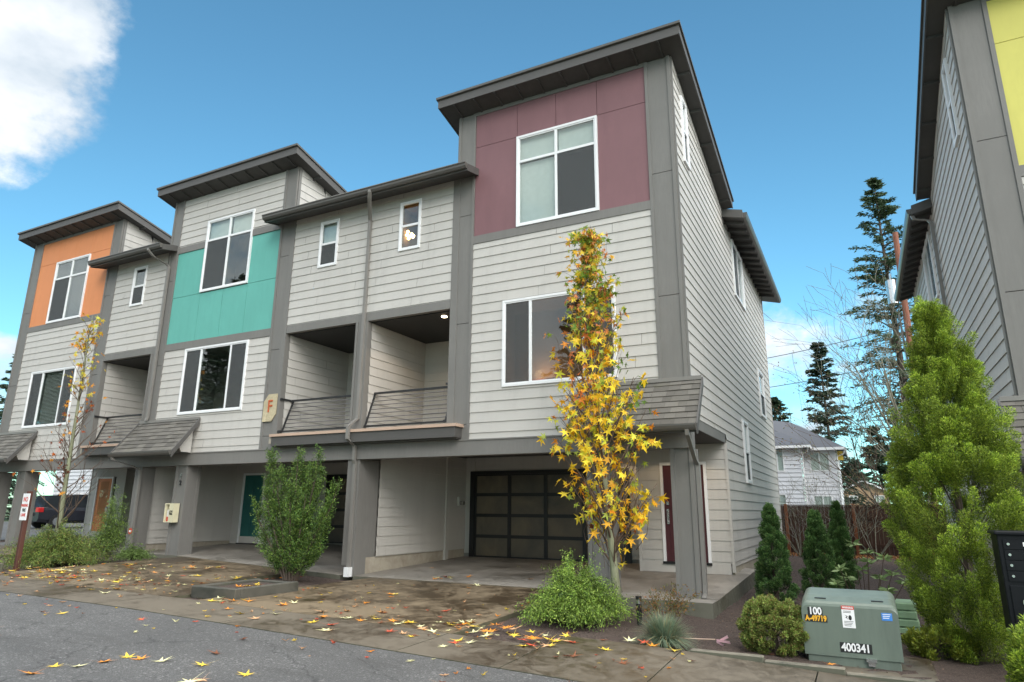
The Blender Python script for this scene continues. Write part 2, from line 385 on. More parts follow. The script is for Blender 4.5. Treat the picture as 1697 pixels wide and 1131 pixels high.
# ground, graded grid out to the horizon
def ground():
    xs = [-900,-500,-250,-120,-80,-60,-45,-35]+[x*.5 for x in range(-60,-8)]+[-4+.12*i for i in range(0,84)]+[6.5,7,8,9,10,12,15,20,30,45,70,120,250,500,900]
    ys = [-900,-400,-150,-80,-50,-30,-22,-18,-14,-10,-8,-6.3]+[-6+.12*i for i in range(0,92)]+[5.5,6.5,7.5,9,11,13,15,17,19,22,26,32,40,60,100,200,400,900]
    r = np.random.default_rng(3); vs = []
    for y in ys:
        for x in xs:
            z = bed(max(-80,min(40,x)), min(y,60))
            if -4 < x < 6.2 and -5 < y < 5: z += r.normal()*.009+.02*math.sin(x*3.1)*math.sin(y*2.3)
            if y < -14: z -= .1
            vs.append((x,y,z))
    n = len(xs)
    fs = [(j*n+i,j*n+i+1,(j+1)*n+i+1,(j+1)*n+i) for j in range(len(ys)-1) for i in range(n-1)]
    mb = MB(); mb.add(vs, fs); tag(mb.build('ground', M['mulch'], smooth=True), kind='structure')
ground()
sheet('road', -70, 30, -14.5, -6.1, lambda x,y: pav(x,y)+.004, M['asphalt'], nx=100, ny=10)
sheet('side_road', -48, -27.2, -6.1, 22, lambda x,y: pav(x,y)+.008, M['asphalt'])
# pavement panels with open control joints
def walk():
    mb = MB(); js = [-26.8,-24,-21,-18,-15.3,-11.9,-8.7,-5.7,-2.5,-1.03,.6,2.2,3.8,5.4,7,8.6,10.2,14]
    for a, b in zip(js[:-1], js[1:]):
        sheet('', a+.008, b-.008, -6.09, -4.87 if b < -.5 else -4.14, lambda x,y: pav(x,y)+.012, None, .12, mb=mb)
    tag(mb.build('pavement', M['walk']), kind='structure')
walk()
def drives():
    mb = MB()
    for a, b in ((-7.75,-5.1),(-5.085,-2.45)):
        for c, d in ((-4.85,-2.35),(-2.335,-.02)):
            sheet('', a, b, c, d, lambda x,y: pav(x,y)+.010, None, .12, mb=mb)
    sheet('', -14.6, -11.9, -4.85, -2.4, lambda x,y: pav(x,y)+.010, None, .12, mb=mb)
    sheet('', -14.6, -11.9, -2.385, -.02, lambda x,y: pav(x,y)+.010, None, .12, mb=mb)
    sheet('', -11.885, -8.5, -4.85, -2.4, lambda x,y: pav(x,y)+.010, None, .12, mb=mb)
    sheet('', -11.885, -9.85, -2.385, -.02, lambda x,y: pav(x,y)+.010, None, .12, mb=mb)
    sheet('', -26.6, -19.6, -4.85, -2.4, lambda x,y: pav(x,y)+.010, None, .12, mb=mb)
    sheet('', -26.6, -19.6, -2.385, -.02, lambda x,y: pav(x,y)+.010, None, .12, mb=mb)
    tag(mb.build('driveway', M['drive']), kind='structure')
    mb = MB()
    for a, b in ((-8.36,-4.3),(-4.285,.32)):
        sheet('', a, b, -.01 if b < 0 else -.01, 5.25, lambda x,y: pav(min(x,.3),y)+.016, None, .45, mb=mb)
    sheet('', -2.44, .32, -.6, -.02, lambda x,y: pav(min(x,.3),0)+.014, None, .45, mb=mb)
    for a, b in ((-17.0,-13.2),(-13.185,-8.75),(-25.65,-21.6),(-21.585,-17.3)):
        sheet('', a, b, -.01, 5.25, lambda x,y: pav(x,y)+.016, None, .3, mb=mb)
    tag(mb.build('carport_slab', M['slab']), kind='structure')
drives()

# ------------------------------------------------------------------ lap siding
PITCH = .2415; PH = 7.922; LIPX = 1
def siding(mb, P0, ud, nd, a0, a1, z0, z1, holes=(), top=None, bot=None, dz=0):
    P0 = Vector(P0); ud = Vector(ud); nd = Vector(nd)
    ph = PH+dz
    def pt(a, o, z): return tuple(P0+ud*a+nd*o+Vector((0,0,z)))
    def outz(z, zc): return (.032-.019*(z-zc)/PITCH)*LIPX
    k = math.floor((z0-ph)/PITCH)
    while ph+k*PITCH < z1-1e-4:
        zc = ph+k*PITCH; b = max(zc, z0); t = min(zc+PITCH, z1); k += 1
        cuts = sorted({b, t}|{h for H in holes for h in (H[2],H[3]) if b+1e-4 < h < t-1e-4})
        for q, (s0, s1) in enumerate(zip(cuts[:-1], cuts[1:])):
            iv = [(a0,a1)]
            for H in holes:
                if H[2] < s1-1e-4 and H[3] > s0+1e-4:
                    nv = []
                    for (p, r) in iv:
                        if H[1] <= p or H[0] >= r: nv.append((p,r)); continue
                        if H[0] > p: nv.append((p,H[0]))
                        if H[1] < r: nv.append((H[1],r))
                    iv = nv
            jv = []
            for (p, r) in iv:
                if a1-a0 > 2.2 and LIPX == 1:
                    j = a0+((k*1.37+.6) % 2.9)+.3
                    if p+.15 < j < r-.15: jv += [(p,j-.003),(j+.003,r)]; continue
                jv.append((p, r))
            for (p, r) in jv:
                def lim(z):
                    lo, hi = p, r
                    for L, sgn in ((top,1),(bot,-1)):
                        if L:
                            za, zb = L; slope = (zb-za)/(a1-a0)
                            ac = a0+(z-za)/slope
                            if (slope < 0) == (sgn > 0): hi = min(hi, ac)
                            else: lo = max(lo, ac)
                    return lo, hi
                l0, h0 = lim(s0); l1, h1 = lim(s1)
                if h0-l0 < 1e-3 and h1-l1 < 1e-3: continue
                h0 = max(h0, l0); h1 = max(h1, l1)
                mb.quad(pt(l0,outz(s0,zc),s0), pt(h0,outz(s0,zc),s0), pt(h1,outz(s1,zc),s1), pt(l1,outz(s1,zc),s1))
                if q == 0: mb.quad(pt(l0,0,s0), pt(h0,0,s0), pt(h0,outz(s0,zc),s0), pt(l0,outz(s0,zc),s0))
    return mb

def fbox(mb, P0, ud, nd, a0, a1, o0, o1, z0, z1, col=None):
    """box in a wall frame: a along wall, o outward"""
    P0 = Vector(P0); ud = Vector(ud); nd = Vector(nd)
    c = [tuple(P0+ud*a+nd*o+Vector((0,0,z))) for z in (z0,z1) for (a,o) in ((a0,o0),(a1,o0),(a1,o1),(a0,o1))]
    mb.add(c, [(0,3,2,1),(4,5,6,7),(0,1,5,4),(1,2,6,5),(2,3,7,6),(3,0,4,7)], col)

def window(root, fr, a0, a1, z0, z1, lites, style='dark', fw=.055, proud=.06, T=None, lamp=False, room=None):
    """lites: list of (a0,a1,z0,z1,kind) fractions. kind: 's' screened, 'b' blind, 'w' white shade, 'c' clear"""
    P0, ud, nd = fr
    f = MB(T)
    W = a1-a0; H = z1-z0
    fbox(f,P0,ud,nd,a0,a1,0,proud,z0,z0+fw); fbox(f,P0,ud,nd,a0,a1,0,proud,z1-fw,z1)
    fbox(f,P0,ud,nd,a0,a0+fw,0,proud,z0+fw,z1-fw); fbox(f,P0,ud,nd,a1-fw,a1,0,proud,z0+fw,z1-fw)
    xs = sorted({round(l[0],4) for l in lites}|{round(l[1],4) for l in lites}); zs = sorted({round(l[2],4) for l in lites}|{round(l[3],4) for l in lites})
    for l in lites:   # sash edges
        A0, A1, Z0, Z1 = a0+W*l[0], a0+W*l[1], z0+H*l[2], z0+H*l[3]
        b = .032; x = proud-.014
        g0 = fw if l[0] == 0 else 0; g1 = fw if l[1] == 1 else 0; h0 = fw if l[2] == 0 else 0; h1 = fw if l[3] == 1 else 0
        A0 += g0; A1 -= g1; Z0 += h0; Z1 -= h1
        fbox(f,P0,ud,nd,A0,A1,.005,x,Z0,Z0+b); fbox(f,P0,ud,nd,A0,A1,.005,x,Z1-b,Z1)
        fbox(f,P0,ud,nd,A0,A0+b,.005,x,Z0+b,Z1-b); fbox(f,P0,ud,nd,A1-b,A1,.005,x,Z0+b,Z1-b)
    fo = f.build('window_frame', M['white'], root)
    for l in lites:
        A0, A1, Z0, Z1 = a0+W*l[0]+.03, a0+W*l[1]-.03, z0+H*l[2]+.03, z0+H*l[3]-.03
        g = MB(T); fbox(g,P0,ud,nd,A0,A1,.012,.018,Z0,Z1); g.build('glass_pane', M['glass'], fo)
        if 's' in l[4]:
            g = MB(T); fbox(g,P0,ud,nd,A0,A1,.034,.0355,Z0,Z1); g.build('insect_screen', M['screen'], fo)
        if 'b' in l[4]:
            g = MB(T); z = Z0+.02
            P = Vector(P0); U = Vector(ud); D = Vector(nd)
            while z < Z1-.02:
                q = [tuple(P+U*a+D*o+Vector((0,0,zz))) for (a,o,zz) in ((A0,-.06,z),(A1,-.06,z),(A1,-.10,z+.030),(A0,-.10,z+.030))]
                g.quad(*q); z += .05
            g.build('blind', M['blind'], fo)
        if 'w' in l[4]:
            g = MB(T); fbox(g,P0,ud,nd,A0,A1,-.07,-.065,Z0,Z1); g.build('roller_shade', M['blind'], fo)
    g = MB(T); d = -1.6
    P = Vector(P0); U = Vector(ud); D = Vector(nd)
    e = .5
    c = [tuple(P+U*a+D*o+Vector((0,0,zz))) for (o, q) in ((-.02,0),(d,e)) for (a, zz) in ((a0-q,z0-q*.8),(a1+q,z0-q*.8),(a1+q,z1+q*.3),(a0-q,z1+q*.3))]
    g.add(c, [(0,1,5,4),(1,2,6,5),(2,3,7,6),(3,0,4,7),(4,5,6,7)])
    g.build('room_interior', M[room or 'room'], fo)
    return fo

# ------------------------------------------------------------------ a townhouse unit, local u along the facade, mirrored by s
def townhouse(name, label, x0, s, dz, g, colour, style, end_open, row_side=None, lowroof_end=8.55, ledge0=5.85, downs='none', number=None):
    """g = slab level at the front (world z). All other z are given for the row level and shifted by dz."""
    root = thing(name, label, 'townhouse', (x0, 0, g)); YE = 13.7 if colour == 'yellow' else 14.6
    T = lambda p: (x0+s*p[0], p[1], p[2]+dz)
    FR = ((0,0,0),(1,0,0),(0,-1,0))
    gz = g-dz
    # --- front siding
    tw = (1.48,4.28,4.36,6.45); bw = (6.78,7.47,8.285,9.69); uw = (1.79,3.93,8.29 if style=='top' else 8.285,10.75)
    m = MB(T)
    if style == 'top':
        siding(m,*FR,.6,5.14,3.19,8.07,[tw]); pz = (8.28,11.72)
    else:
        siding(m,*FR,.46,5.14,3.19,6.47,[tw]); siding(m,*FR,.46,5.14,10.04,11.78,[uw]); pz = (6.70,9.83)
    siding(m,*FR,5.77,8.55,6.69,10.06,[bw])
    m.build('front_siding', M['siding'], root)
    # --- colour panels with real seams
    m = MB(T); a0 = .6 if style == 'top' else .46; a1 = 5.14; w0, w1 = uw[0], uw[1]; q = .006
    def pnl(p0, p1, za, zb): fbox(m,*FR,p0+q,p1-q,-.012,.014,za+q,zb-q)
    if style == 'top':
        zt = 10.77
        mid = (w0+w1)/2
        for p, r in ((a0,w0),(w0,mid),(mid,w1),(w1,a1)): pnl(p,r,zt,pz[1])
        pnl(a0,w0,pz[0],zt); pnl(w1,a1,pz[0],zt)
    else:
        zt = 8.265; mid = (w0+w1)/2
        for p, r in ((a0,w0),(w0,mid),(mid,w1),(w1,a1)): pnl(p,r,pz[0],zt)
        pnl(a0,w0,zt,pz[1]); pnl(w1,a1,zt,pz[1])
    m.build('colour_panels', M[colour], root)
    m = MB(T); fbox(m,*FR,a0,w0,-.02,-.013,pz[0],pz[1]); fbox(m,*FR,w1,a1,-.02,-.013,pz[0],pz[1])
    fbox(m,*FR,w0,w1,-.02,-.013,*( (10.75,pz[1]) if style=='top' else (pz[0],8.285)))
    m.build('panel_backing', M['black'], root)
    # --- belt bands
    m = MB(T)
    if style == 'top': fbox(m,*FR,a0,a1,0,.04,8.07,8.28)
    else:
        fbox(m,*FR,a0,a1,0,.04,6.47,6.70)
        fbox(m,*FR,a0,w0,0,.04,9.83,10.05); fbox(m,*FR,w1,a1,0,.04,9.83,10.05)
    fbox(m,*FR,5.78,8.549,-.12,.04,6.468,6.685)
    fbox(m,*FR,.45 if style!='top' else .6,5.14,0,.036,11.70,11.80) if style=='top' else None
    m.build_each('belt_band', M['trim'], root)
    # --- corner columns (flat panel, two raised lips, joints)
    def column(u0, u1, z0, z1):
        lip = .075
        fbox(m,*FR,u0,u0+lip,-.3,.045,z0,z1); fbox(m,*FR,u1-lip,u1,-.3,.045,z0,z1)
        zz = [z0]+[j for j in (3.55,6.03,8.90) if z0 < j < z1]+[z1]
        for a, b in zip(zz[:-1], zz[1:]): fbox(m,*FR,u0+lip,u1-lip,-.3,.022,a+.007,b-.007)
    m = MB(T); column(0 if style=='top' else -.02,.6 if style=='top' else .46,3.19 if end_open is None else 3.19,11.80)
    m.build('corner_column', M['trim'], root)
    m = MB(T); column(5.14,5.65,3.19,11.79)
    m.build('corner_column', M['trim'], root)
    if True:
        m = MB(T); fbox(m,*FR,5.65,5.77,-.25,.043,3.46,10.0); m.build('jamb_trim', M['trim'], root)
    m = MB(T); fbox(m,*FR,8.36,8.549,-.35,.043,3.19,6.50); m.build('party_post', M['trim'], root)
    m = MB(T); fbox(m,*FR,8.352,8.425,-.13,.062,3.55,6.465); m.build('jamb_trim', M['trim'], root)
    # --- front beam
    m = MB(T); m.box(0,8.548,-.05,.25,2.82,3.16); m.box(0,8.548,-.07,.0,3.16,3.19); m.box(0,8.548,.03,.27,3.16,3.30); m.box(0,8.548,-.062,-.05,2.82,2.86)
    if end_open: m.box(-.012,.2,.25,3.7,3.24,3.46)
    m.build('carport_beam', M['trim'], root)
    # --- pillars
    def pillar(u0, u1, y1=.45, first=True):
        m = MB(T); m.box(u0+.012,u1-.012,.012,y1,gz,2.82)
        L = .085
        if u1-u0 > .3:
            for a, b in ((u0,u0+L),(u1-L,u1)): m.box(a,b,-.014,.012,gz,2.82)
            for a, b in ((-.014+.026,L),(y1-L,y1+.01)):
                m.box(u0-.003,u0+.012,a,b,gz,2.82); m.box(u1-.012,u1+.003,a,b,gz,2.82)
        else: m.box(u0,u1,-.014,.012,gz,2.82)
        return m.build('pillar', M['trim'], root)
    pillar(0,.46 if end_open else .13); pillar(1.72,2.24); pillar(8.36,8.548,.80 if s < 0 else .45)
    # --- side wall of an end unit
    if end_open:
        SF = ((0,0,0),(0,1,0),(-1,0,0))
        sw = [(0.72,1.25,9.47,11.2),(7.1,9.1,8.1,9.95),(11.1,12.4,4.85,6.53),(6.5,7.4,2.38,4.16)]
        m = MB(T)
        siding(m,*SF,.0,5.8,3.46,11.80,[sw[0]],top=(11.80,10.40))
        siding(m,*SF,5.8,YE,.33-0*dz,10.2,sw[1:])
        siding(m,*SF,3.75,5.8,.33,3.46)
        m.build('side_siding', M['siding'], root)
        m = MB(T); fbox(m,*SF,-.0,.05,.002,.040,3.46,11.78); m.build('corner_board', M['trim'], root)
        m = MB(T); fbox(m,*SF,3.66,3.75,-.03,.036,.2,3.24); fbox(m,*SF,YE-.04,YE+.02,0,.04,.33,10.2)
        m.build_each('corner_board', M['siding'], root)
        m = MB(T); 
        m.prism([(0-.035,.05,11.78),(-.035,5.8,10.39),(-.035,5.8,10.19),(-.035,.05,11.58)],(.06,0,0))
        m.build('frieze_board', M['siding'], root)
        m = MB(T); m.box(.0,.2,3.76,YE-.02,-.9,.33); m.build('foundation', M['found'], root)
        SFo = ((0,0,0),(0,1,0),(-1,0,0))
        for i, w in enumerate(sw):
            lt = [(0,1,0,.5,'s'),(0,1,.5,1,'c')] if i != 1 else [(0,.5,0,1,'s'),(.5,1,0,1,'c')]
            window(root, SFo, *w, lt, T=T, fw=.07, proud=.075)
        OV = .62 if s < 0 or colour == 'orange' else .50
        # rear roof
        m = MB(T)
        zE = 10.03; sl = .26
        m.prism([(-OV,5.8,zE),(3.0,5.8,zE+sl*3.62),(3.0,5.8,zE+sl*3.62+.2),(-OV,5.8,zE+.2)],(0,YE-5.3,0))
        m.prism([(3.0,5.8,zE+sl*3.62),(6.6,5.8,zE),(6.6,5.8,zE+.2),(3.0,5.8,zE+sl*3.62+.2)],(0,YE-5.3,0))
        rr = m.build('rear_roof', M['fascia'], root)
        m = MB(T)
        for k in range(14): 
            y = 6.1+.6*k; m.prism([(-OV+.04,y,zE+.0),(-.02,y,zE+sl*.6),(-.02,y,zE+sl*.6-.12),(-OV+.04,y,zE-.09)],(0,.05,0))
        m.build_each('rafter_tail', M['soffit'], rr)
        m = MB(T); m.prism([(-OV,5.72,zE-.03),(-OV,5.72,zE+.22),(.0,5.72,zE+.22+sl*OV),(.0,5.72,zE-.03+sl*OV)],(0,.08,0)); m.build('rake_board', M['fascia'], rr)
        m = MB(T); m.prism([(-OV,0,zE+.0),(-OV,0,zE+.15),(-OV-.12,0,zE+.15),(-OV-.12,0,zE+.12),(-OV-.10,0,zE+.04),(-OV-.07,0,zE+.0)],(0,YE-5.25,0))
        for i in range(len(m.v)): m.v[i] = (m.v[i][0], m.v[i][1]+5.78, m.v[i][2])
        m.build('gutter', M['gutter'], rr)
    else:
        pass
    # --- tower roof
    z0 = 11.80; sl = -.2418
    def rz(y): return z0+sl*y
    m = MB(T)
    m.prism([(-.33,-.5,rz(-.5)),(-.33,5.8,rz(5.8)),(-.33,5.8,rz(5.8)+.20),(-.33,-.5,rz(-.5)+.20)],(6.33,0,0))
    r = m.build('tower_roof', M['soffit'], root)
    m = MB(T)
    m.box(-.33,6.0,-.53,-.50,rz(-.5)-.02,rz(-.5)+.20)
    for u in (-.36,6.0): m.prism([(u,-.53,rz(-.53)-.02),(u,5.8,rz(5.8)-.02),(u,5.8,rz(5.8)+.2),(u,-.53,rz(-.53)+.2)],(.03,0,0))
    m.build('fascia', M['fascia'], r)
    m = MB(T)
    m.prism([(-.40,-.58,rz(-.58)+.205),(-.40,5.82,rz(5.82)+.205),(-.40,5.82,rz(5.82)+.265),(-.40,-.58,rz(-.58)+.265)],(6.47,0,0))
    m.build('roof_edge', M['gutter'], r)
    m = MB(T)
    for k in range(10):
        u = .12+k*.602; m.prism([(u,-.50,rz(-.50)-.045),(u,-.046,rz(-.046)-.045),(u,-.046,rz(-.046)+.01),(u,-.50,rz(-.50)+.01)],(.045,0,0))
    for k in range(5):
        y = .55+k*1.2
        for ua, ub in ((-.32,-.03),(5.68,5.99)): m.prism([(ua,y,rz(y)-.06),(ua,y+.05,rz(y+.05)-.06),(ua,y+.05,rz(y+.05)+.01),(ua,y,rz(y)+.01)],(ub-ua,0,0))
    m.build_each('rafter_tail', M['soffit'], r)
    # tower side above the bay roof
    m = MB(T); siding(m,(5.65,0,0),(0,1,0),(1,0,0),0,5.8,9.9,11.8,top=(11.80,10.40))
    m.build('tower_side_siding', M['siding'], root)
    m = MB(T); fbox(m,(5.65,0,0),(0,1,0),(1,0,0),0,.09,0,.04,9.8,11.79); m.build('corner_board', M['trim'], root)
    m = MB(T); fbox(m,(5.65,0,0),(0,1,0),(1,0,0),1.25,1.6,.02,.10,10.55,10.78); fbox(m,(5.65,0,0),(0,1,0),(1,0,0),1.22,1.63,.10,.12,10.52,10.81); m.build('wall_vent', M['white'], root)
    # --- bay roof
    L0, L1 = 5.06, lowroof_end
    m = MB(T); zz = 9.86; sb = .22
    def bz(y): return zz+sb*(y+.58)
    A0 = 5.66
    m.prism([(A0,-.55,bz(-.55)),(A0,5.8,bz(5.8)),(A0,5.8,bz(5.8)+.14),(A0,-.55,bz(-.55)+.14)],(min(L1,8.548)-A0,0,0))
    ends = [(L0,A0,-.002)]
    if L1 > 8.6: ends.append((8.55,L1,-.002))
    for (a,b,ye) in ends: m.prism([(a,-.55,bz(-.55)),(a,-.03,bz(-.03)),(a,-.03,bz(-.03)+.14),(a,-.55,bz(-.55)+.14)],(b-a,0,0))
    r = m.build('bay_roof', M['soffit'], root)
    m = MB(T); m.box(L0,L1,-.58,-.55,bz(-.55)-.03,bz(-.55)+.15)
    for u in ([L0-.03, ]+([L1] if L1 > 8.6 else [])): m.prism([(u,-.58,bz(-.58)-.03),(u,-.03,bz(-.03)-.03),(u,-.03,bz(-.03)+.16),(u,-.58,bz(-.58)+.16)],(.03,0,0))
    m.build('fascia', M['fascia'], r)
    m = MB(T); zg = bz(-.58)+.02
    prof = [(-.58,zg),(-.58,zg+.15),(-.71,zg+.15),(-.715,zg+.125),(-.69,zg+.10),(-.685,zg+.05),(-.65,zg)]
    m.prism([(L0-.02,y,z) for y,z in prof],(L1-L0+.02+(.02 if L1 > 8.6 else 0),0,0))
    m.build('gutter', M['gutter'], r)
    # --- balcony
    m = MB(T)
    siding(m,(5.77,0,0),(0,1,0),(1,0,0),.12,2.67,3.5,6.47)
    siding(m,(8.36,0,0),(0,1,0),(-1,0,0),.12,2.67,3.5,6.47)
    siding(m,(5.77,2.67,0),(1,0,0),(0,-1,0),0,2.59,3.5,6.47)
    m.build('balcony_walls', M['siding'], root)
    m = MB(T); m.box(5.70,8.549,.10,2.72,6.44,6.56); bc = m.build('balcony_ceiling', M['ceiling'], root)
    m = MB(T); m.box(5.78,8.54,-.30,2.66,3.3,3.47); m.build('balcony_floor', M['found'], root)
    m = MB(T); m.box(ledge0,8.548,-.37,-.02,3.475,3.545); m.build('balcony_ledge', M['ledge'], root)
    m = MB(T); m.box(ledge0+.05,8.548,-.33,-.0,3.23,3.475); m.box(ledge0+.08,8.548,-.20,-.0,3.195,3.23); m.build('ledge_fascia', M['fascia'], root)
    u0, u1 = (5.83,8.34)
    m = MB(T)   # leaning rail: foot at the front edge, head set back
    yb, yt, zb, zt = .05, .38, 3.66, 4.57
    m.box(u0-.05,u1,yt-.035,yt+.035,zt-.03,zt+.02); m.box(u0-.05,u1,yb-.03,yb+.03,zb-.025,zb+.02)
    m.box(u0-.05,u0+.0,-.04,yt-.035,zt-.03,zt+.02); m.box(u0-.05,u0+.05,-.03,yb-.03,zb-.04,zb+.03)
    for u in (u0+.02,u1-.04): m.prism([(u,yb-.02,zb),(u,yb+.02,zb),(u,yt+.02,zt-.03),(u,yt-.02,zt-.03)],(.035,0,0))
    rl = m.build('balcony_railing', M['railing'], root)
    m = MB(T)
    for k in range(1,8):
        t = k/8; y = yb+(yt-yb)*t; z = zb+(zt-zb)*t; m.tube([(u0+.02,y,z),(u1-.02,y,z)],.011,6)
    m.build('railing_rods', M['rod'], rl)
    # --- windows
    bk = 'b' if colour == 'orange' else ''
    if style == 'top' and colour != 'orange':
        ulit = [(0,.5,.0,.71,'s'),(.5,1,0,.71,'w'),(0,.5,.71,1,'w'),(.5,1,.71,1,'w')]
        if s > 0: ulit = [(0,.5,.0,.71,'w'),(.5,1,0,.71,'s'),(0,.5,.71,1,'w'),(.5,1,.71,1,'w')]
    elif colour == 'orange': ulit = [(0,.5,0,.71,'sb'),(.5,1,0,.71,'b'),(0,.5,.71,1,'b'),(.5,1,.71,1,'b')]
    else: ulit = [(0,.5,0,.71,'s'),(.5,1,0,.71,'c'),(0,.5,.71,1,'w'),(.5,1,.71,1,'w')]
    window(root, FR, *uw, ulit, T=T)
    warm = colour == 'maroon'
    window(root, FR, *tw, [(0,.27,0,1,'s'+bk),(.27,.74,0,1,'c'+bk),(.74,1,0,1,'s'+bk)], T=T, room='warmroom' if warm else None)
    window(root, FR, *bw, [(0,1,0,.5,('s' if not warm else 'c')+bk),(0,1,.5,1,'b' if bk else 'w' if not warm else 'c')], T=T, fw=.05, room='warmroom' if warm else None)
    # --- carport interior
    fl = gz+.03
    m = MB(T)
    siding(m,(8.36,0,0),(0,1,0),(-1,0,0),.45 if s > 0 else .8,5.2,max(.42,gz+.25),3.2)
    siding(m,(2.2,3.7,0),(0,1,0),(1,0,0),0,1.5,gz+.2,3.2)
    siding(m,(2.2,5.2,0),(1,0,0),(0,-1,0),0,6.16,gz+.3,3.2,[(.75,5.95,gz,2.78)])
    if end_open: siding(m,(0,3.7,0),(1,0,0),(0,-1,0),-.02,2.2,gz+.40,3.24,[(.50,1.66,gz,2.80)])
    else:
        siding(m,(0,3.7,0),(1,0,0),(0,-1,0),0,2.2,gz+.2,3.24,[(.42,1.50,gz,2.80)])
        siding(m,(.02,0,0),(0,1,0),(1,0,0),.45,3.7,gz+.25,3.2)
    m.build('carport_siding', M['siding'], root)
    m = MB(T); m.box(8.30,8.4,4.0,4.18,gz,3.2); m.box(8.0,8.12,5.16,5.2,gz+.1,3.2); m.box(2.2,2.28,3.66,3.70,gz+.1,3.2); m.box(0.05,2.2,3.665,3.70,gz+.15,gz+.40)
    m.build_each('carport_trim', M['siding'], root)
    m = MB(T); m.box(8.37,8.5,.45,5.2,gz,max(.42,gz+.25)); m.box(0,.015,.45,3.7,gz-.1,gz+.25) if not end_open else None
    m.build_each('foundation', M['found'], root)
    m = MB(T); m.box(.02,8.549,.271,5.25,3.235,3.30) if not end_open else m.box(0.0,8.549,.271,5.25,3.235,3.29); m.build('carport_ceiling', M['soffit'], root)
    # garage door
    d0, d1, dzb, dzt = 2.95,8.15,gz+.19,2.78
    m = MB(T); m.box(d0,d1,5.12,5.2,dzt-.10,dzt); m.box(d0,d0+.16,5.12,5.2,dzb,dzt-.10); m.box(d1-.16,d1,5.12,5.2,dzb,dzt-.10)
    gd = m.build('garage_door', M['black'], root)
    m = MB(T); a0, a1, b0, b1 = d0+.16,d1-.16,dzb,dzt-.10
    cw = (a1-a0)/4; rh = (b1-b0)/4; st = .055
    for i in range(5): 
        x = a0+cw*i; m.box(max(a0,x-st),min(a1,x+st),5.155,5.2,b0,b1)
    for j in range(5):
        z = b0+rh*j; lo, hi = max(b0,z-st*.9), min(b1,z+st*.9)
        for i in range(4): m.box(a0+cw*i+st,a0+cw*(i+1)-st,5.160,5.2,lo,hi)
    m.build('door_grid', M['black'], gd)
    for i in range(4):
        for j in range(4):
            m = MB(T); m.box(a0+cw*i+st,a0+cw*(i+1)-st,5.185,5.195,b0+rh*j+.05,b0+rh*(j+1)-.05); m.build('obscured_pane', M['frost'], gd)
    m = MB(T); m.box(.25,8.549,5.21,5.3,0,9.9); m.build('inner_wall', M['room'], root)
    m = MB(T); m.box(.25,2.2,3.9,4.0,0,3.23); m.build('inner_wall', M['room'], root)
    m = MB(T); m.box(.02,8.549,YE-.15,YE,-.5,10.0); m.build('rear_wall', M['siding'], root)
    # front door
    p0, p1 = (.50,1.66) if end_open and colour != 'orange' else (.42,1.50)
    zb = gz+.37 if (end_open and colour != 'orange') else gz+.15
    m = MB(T); m.box(p0,p0+.07,3.65,3.72,zb,2.80); m.box(p1-.07,p1,3.65,3.72,zb,2.80); m.box(p0+.07,p1-.07,3.65,3.72,2.73,2.80); df = m.build('door_frame', M['white'], root)
    m = MB(T); m.box(p0+.07,p1-.07,3.69,3.74,zb+.03,2.73)
    if colour == 'orange': pass
    else:
        for (a,b,c,d) in ((.12,.45,.15,1.1),(.55,.88,.15,1.1),(.12,.45,1.3,2.2),(.55,.88,1.3,2.2)):
            w = p1-p0-.14; x = p0+.07; m.box(x+w*a,x+w*b,3.678,3.69,zb+c,zb+d)
    dr = m.build('front_door', M[{'maroon':'maroondoor','orange':'orange','teal':'tealdoor','yellow':'yellow'}[colour]], df)
    if colour == 'orange':
        m = MB(T); m.box(p0+.27,p1-.27,3.68,3.692,zb+.9,2.62); m.build('door_glass', M['glass'], df)
        m = MB(T); m.box(p0+.26,p1-.26,3.6915,3.6925,zb+.9,2.62); m.build('door_curtain', M['blind'], df)
    m = MB(T); hx = p1-.16
    m.box(hx-.03,hx+.03,3.66,3.69,zb+.92,zb+1.28); m.tube([(hx,3.66,zb+1.22),(hx,3.61,zb+1.18),(hx,3.61,zb+1.0),(hx,3.66,zb+.96)],.013,8)
    m.box(hx-.03,hx+.03,3.665,3.69,zb+1.38,zb+1.46); m.build('door_handle', M['silver'], df)
    m = MB(T); m.box(p0-.01,p1+.01,3.62,3.70,zb-.03,zb+.03); m.build('threshold', M['black'], df)
    # --- shingled porch awning
    aw0, aw1 = -.27, 2.33 if s < 0 else 2.55
    m = MB(T); W = aw1-aw0; D = .80; zt = 4.20; ze = 3.20
    nrow = 8
    for k in range(nrow):
        t0 = k/nrow; t1 = (k+1)/nrow
        y0, z0_ = -D*(1-t0), ze+(zt-ze)*t0; y1, z1_ = -D*(1-t1), ze+(zt-ze)*t1
        u = aw0 - random.random()*.1
        while u < aw1:
            w = .16+random.random()*.20; a = max(u,aw0); b = min(u+w,aw1)
            if b > a:
                br = .72+random.random()*.5; c = (br,br*.99,br*.97,1); th = .018+.010*random.random()
                yo0 = y0-.01; m.add([(a,yo0-th*.8,z0_-.005+th*.6),(b-.004,yo0-th*.8,z0_-.005+th*.6),(b-.004,y1-.004,z1_+.006),(a,y1-.004,z1_+.006),(a,yo0+.0,z0_-.012),(b-.004,yo0+.0,z0_-.012)],[(0,1,2,3),(4,5,1,0)],c)
            u += w
    r = thingpart = m.build('porch_roof', M['shingle'], root)
    m = MB(T); m.prism([(aw0,-D+.01,ze-.03),(aw0,-.02,zt-.03),(aw0,-.02,zt-.09),(aw0,-D+.01,ze-.09)],(W,0,0))
    for u in (aw0-.03,aw1): m.prism([(u,-D-.05,ze-.20),(u,-D-.05,ze+.0),(u,-.05,zt+.02),(u,-.05,zt-.16)],(.03,0,0))
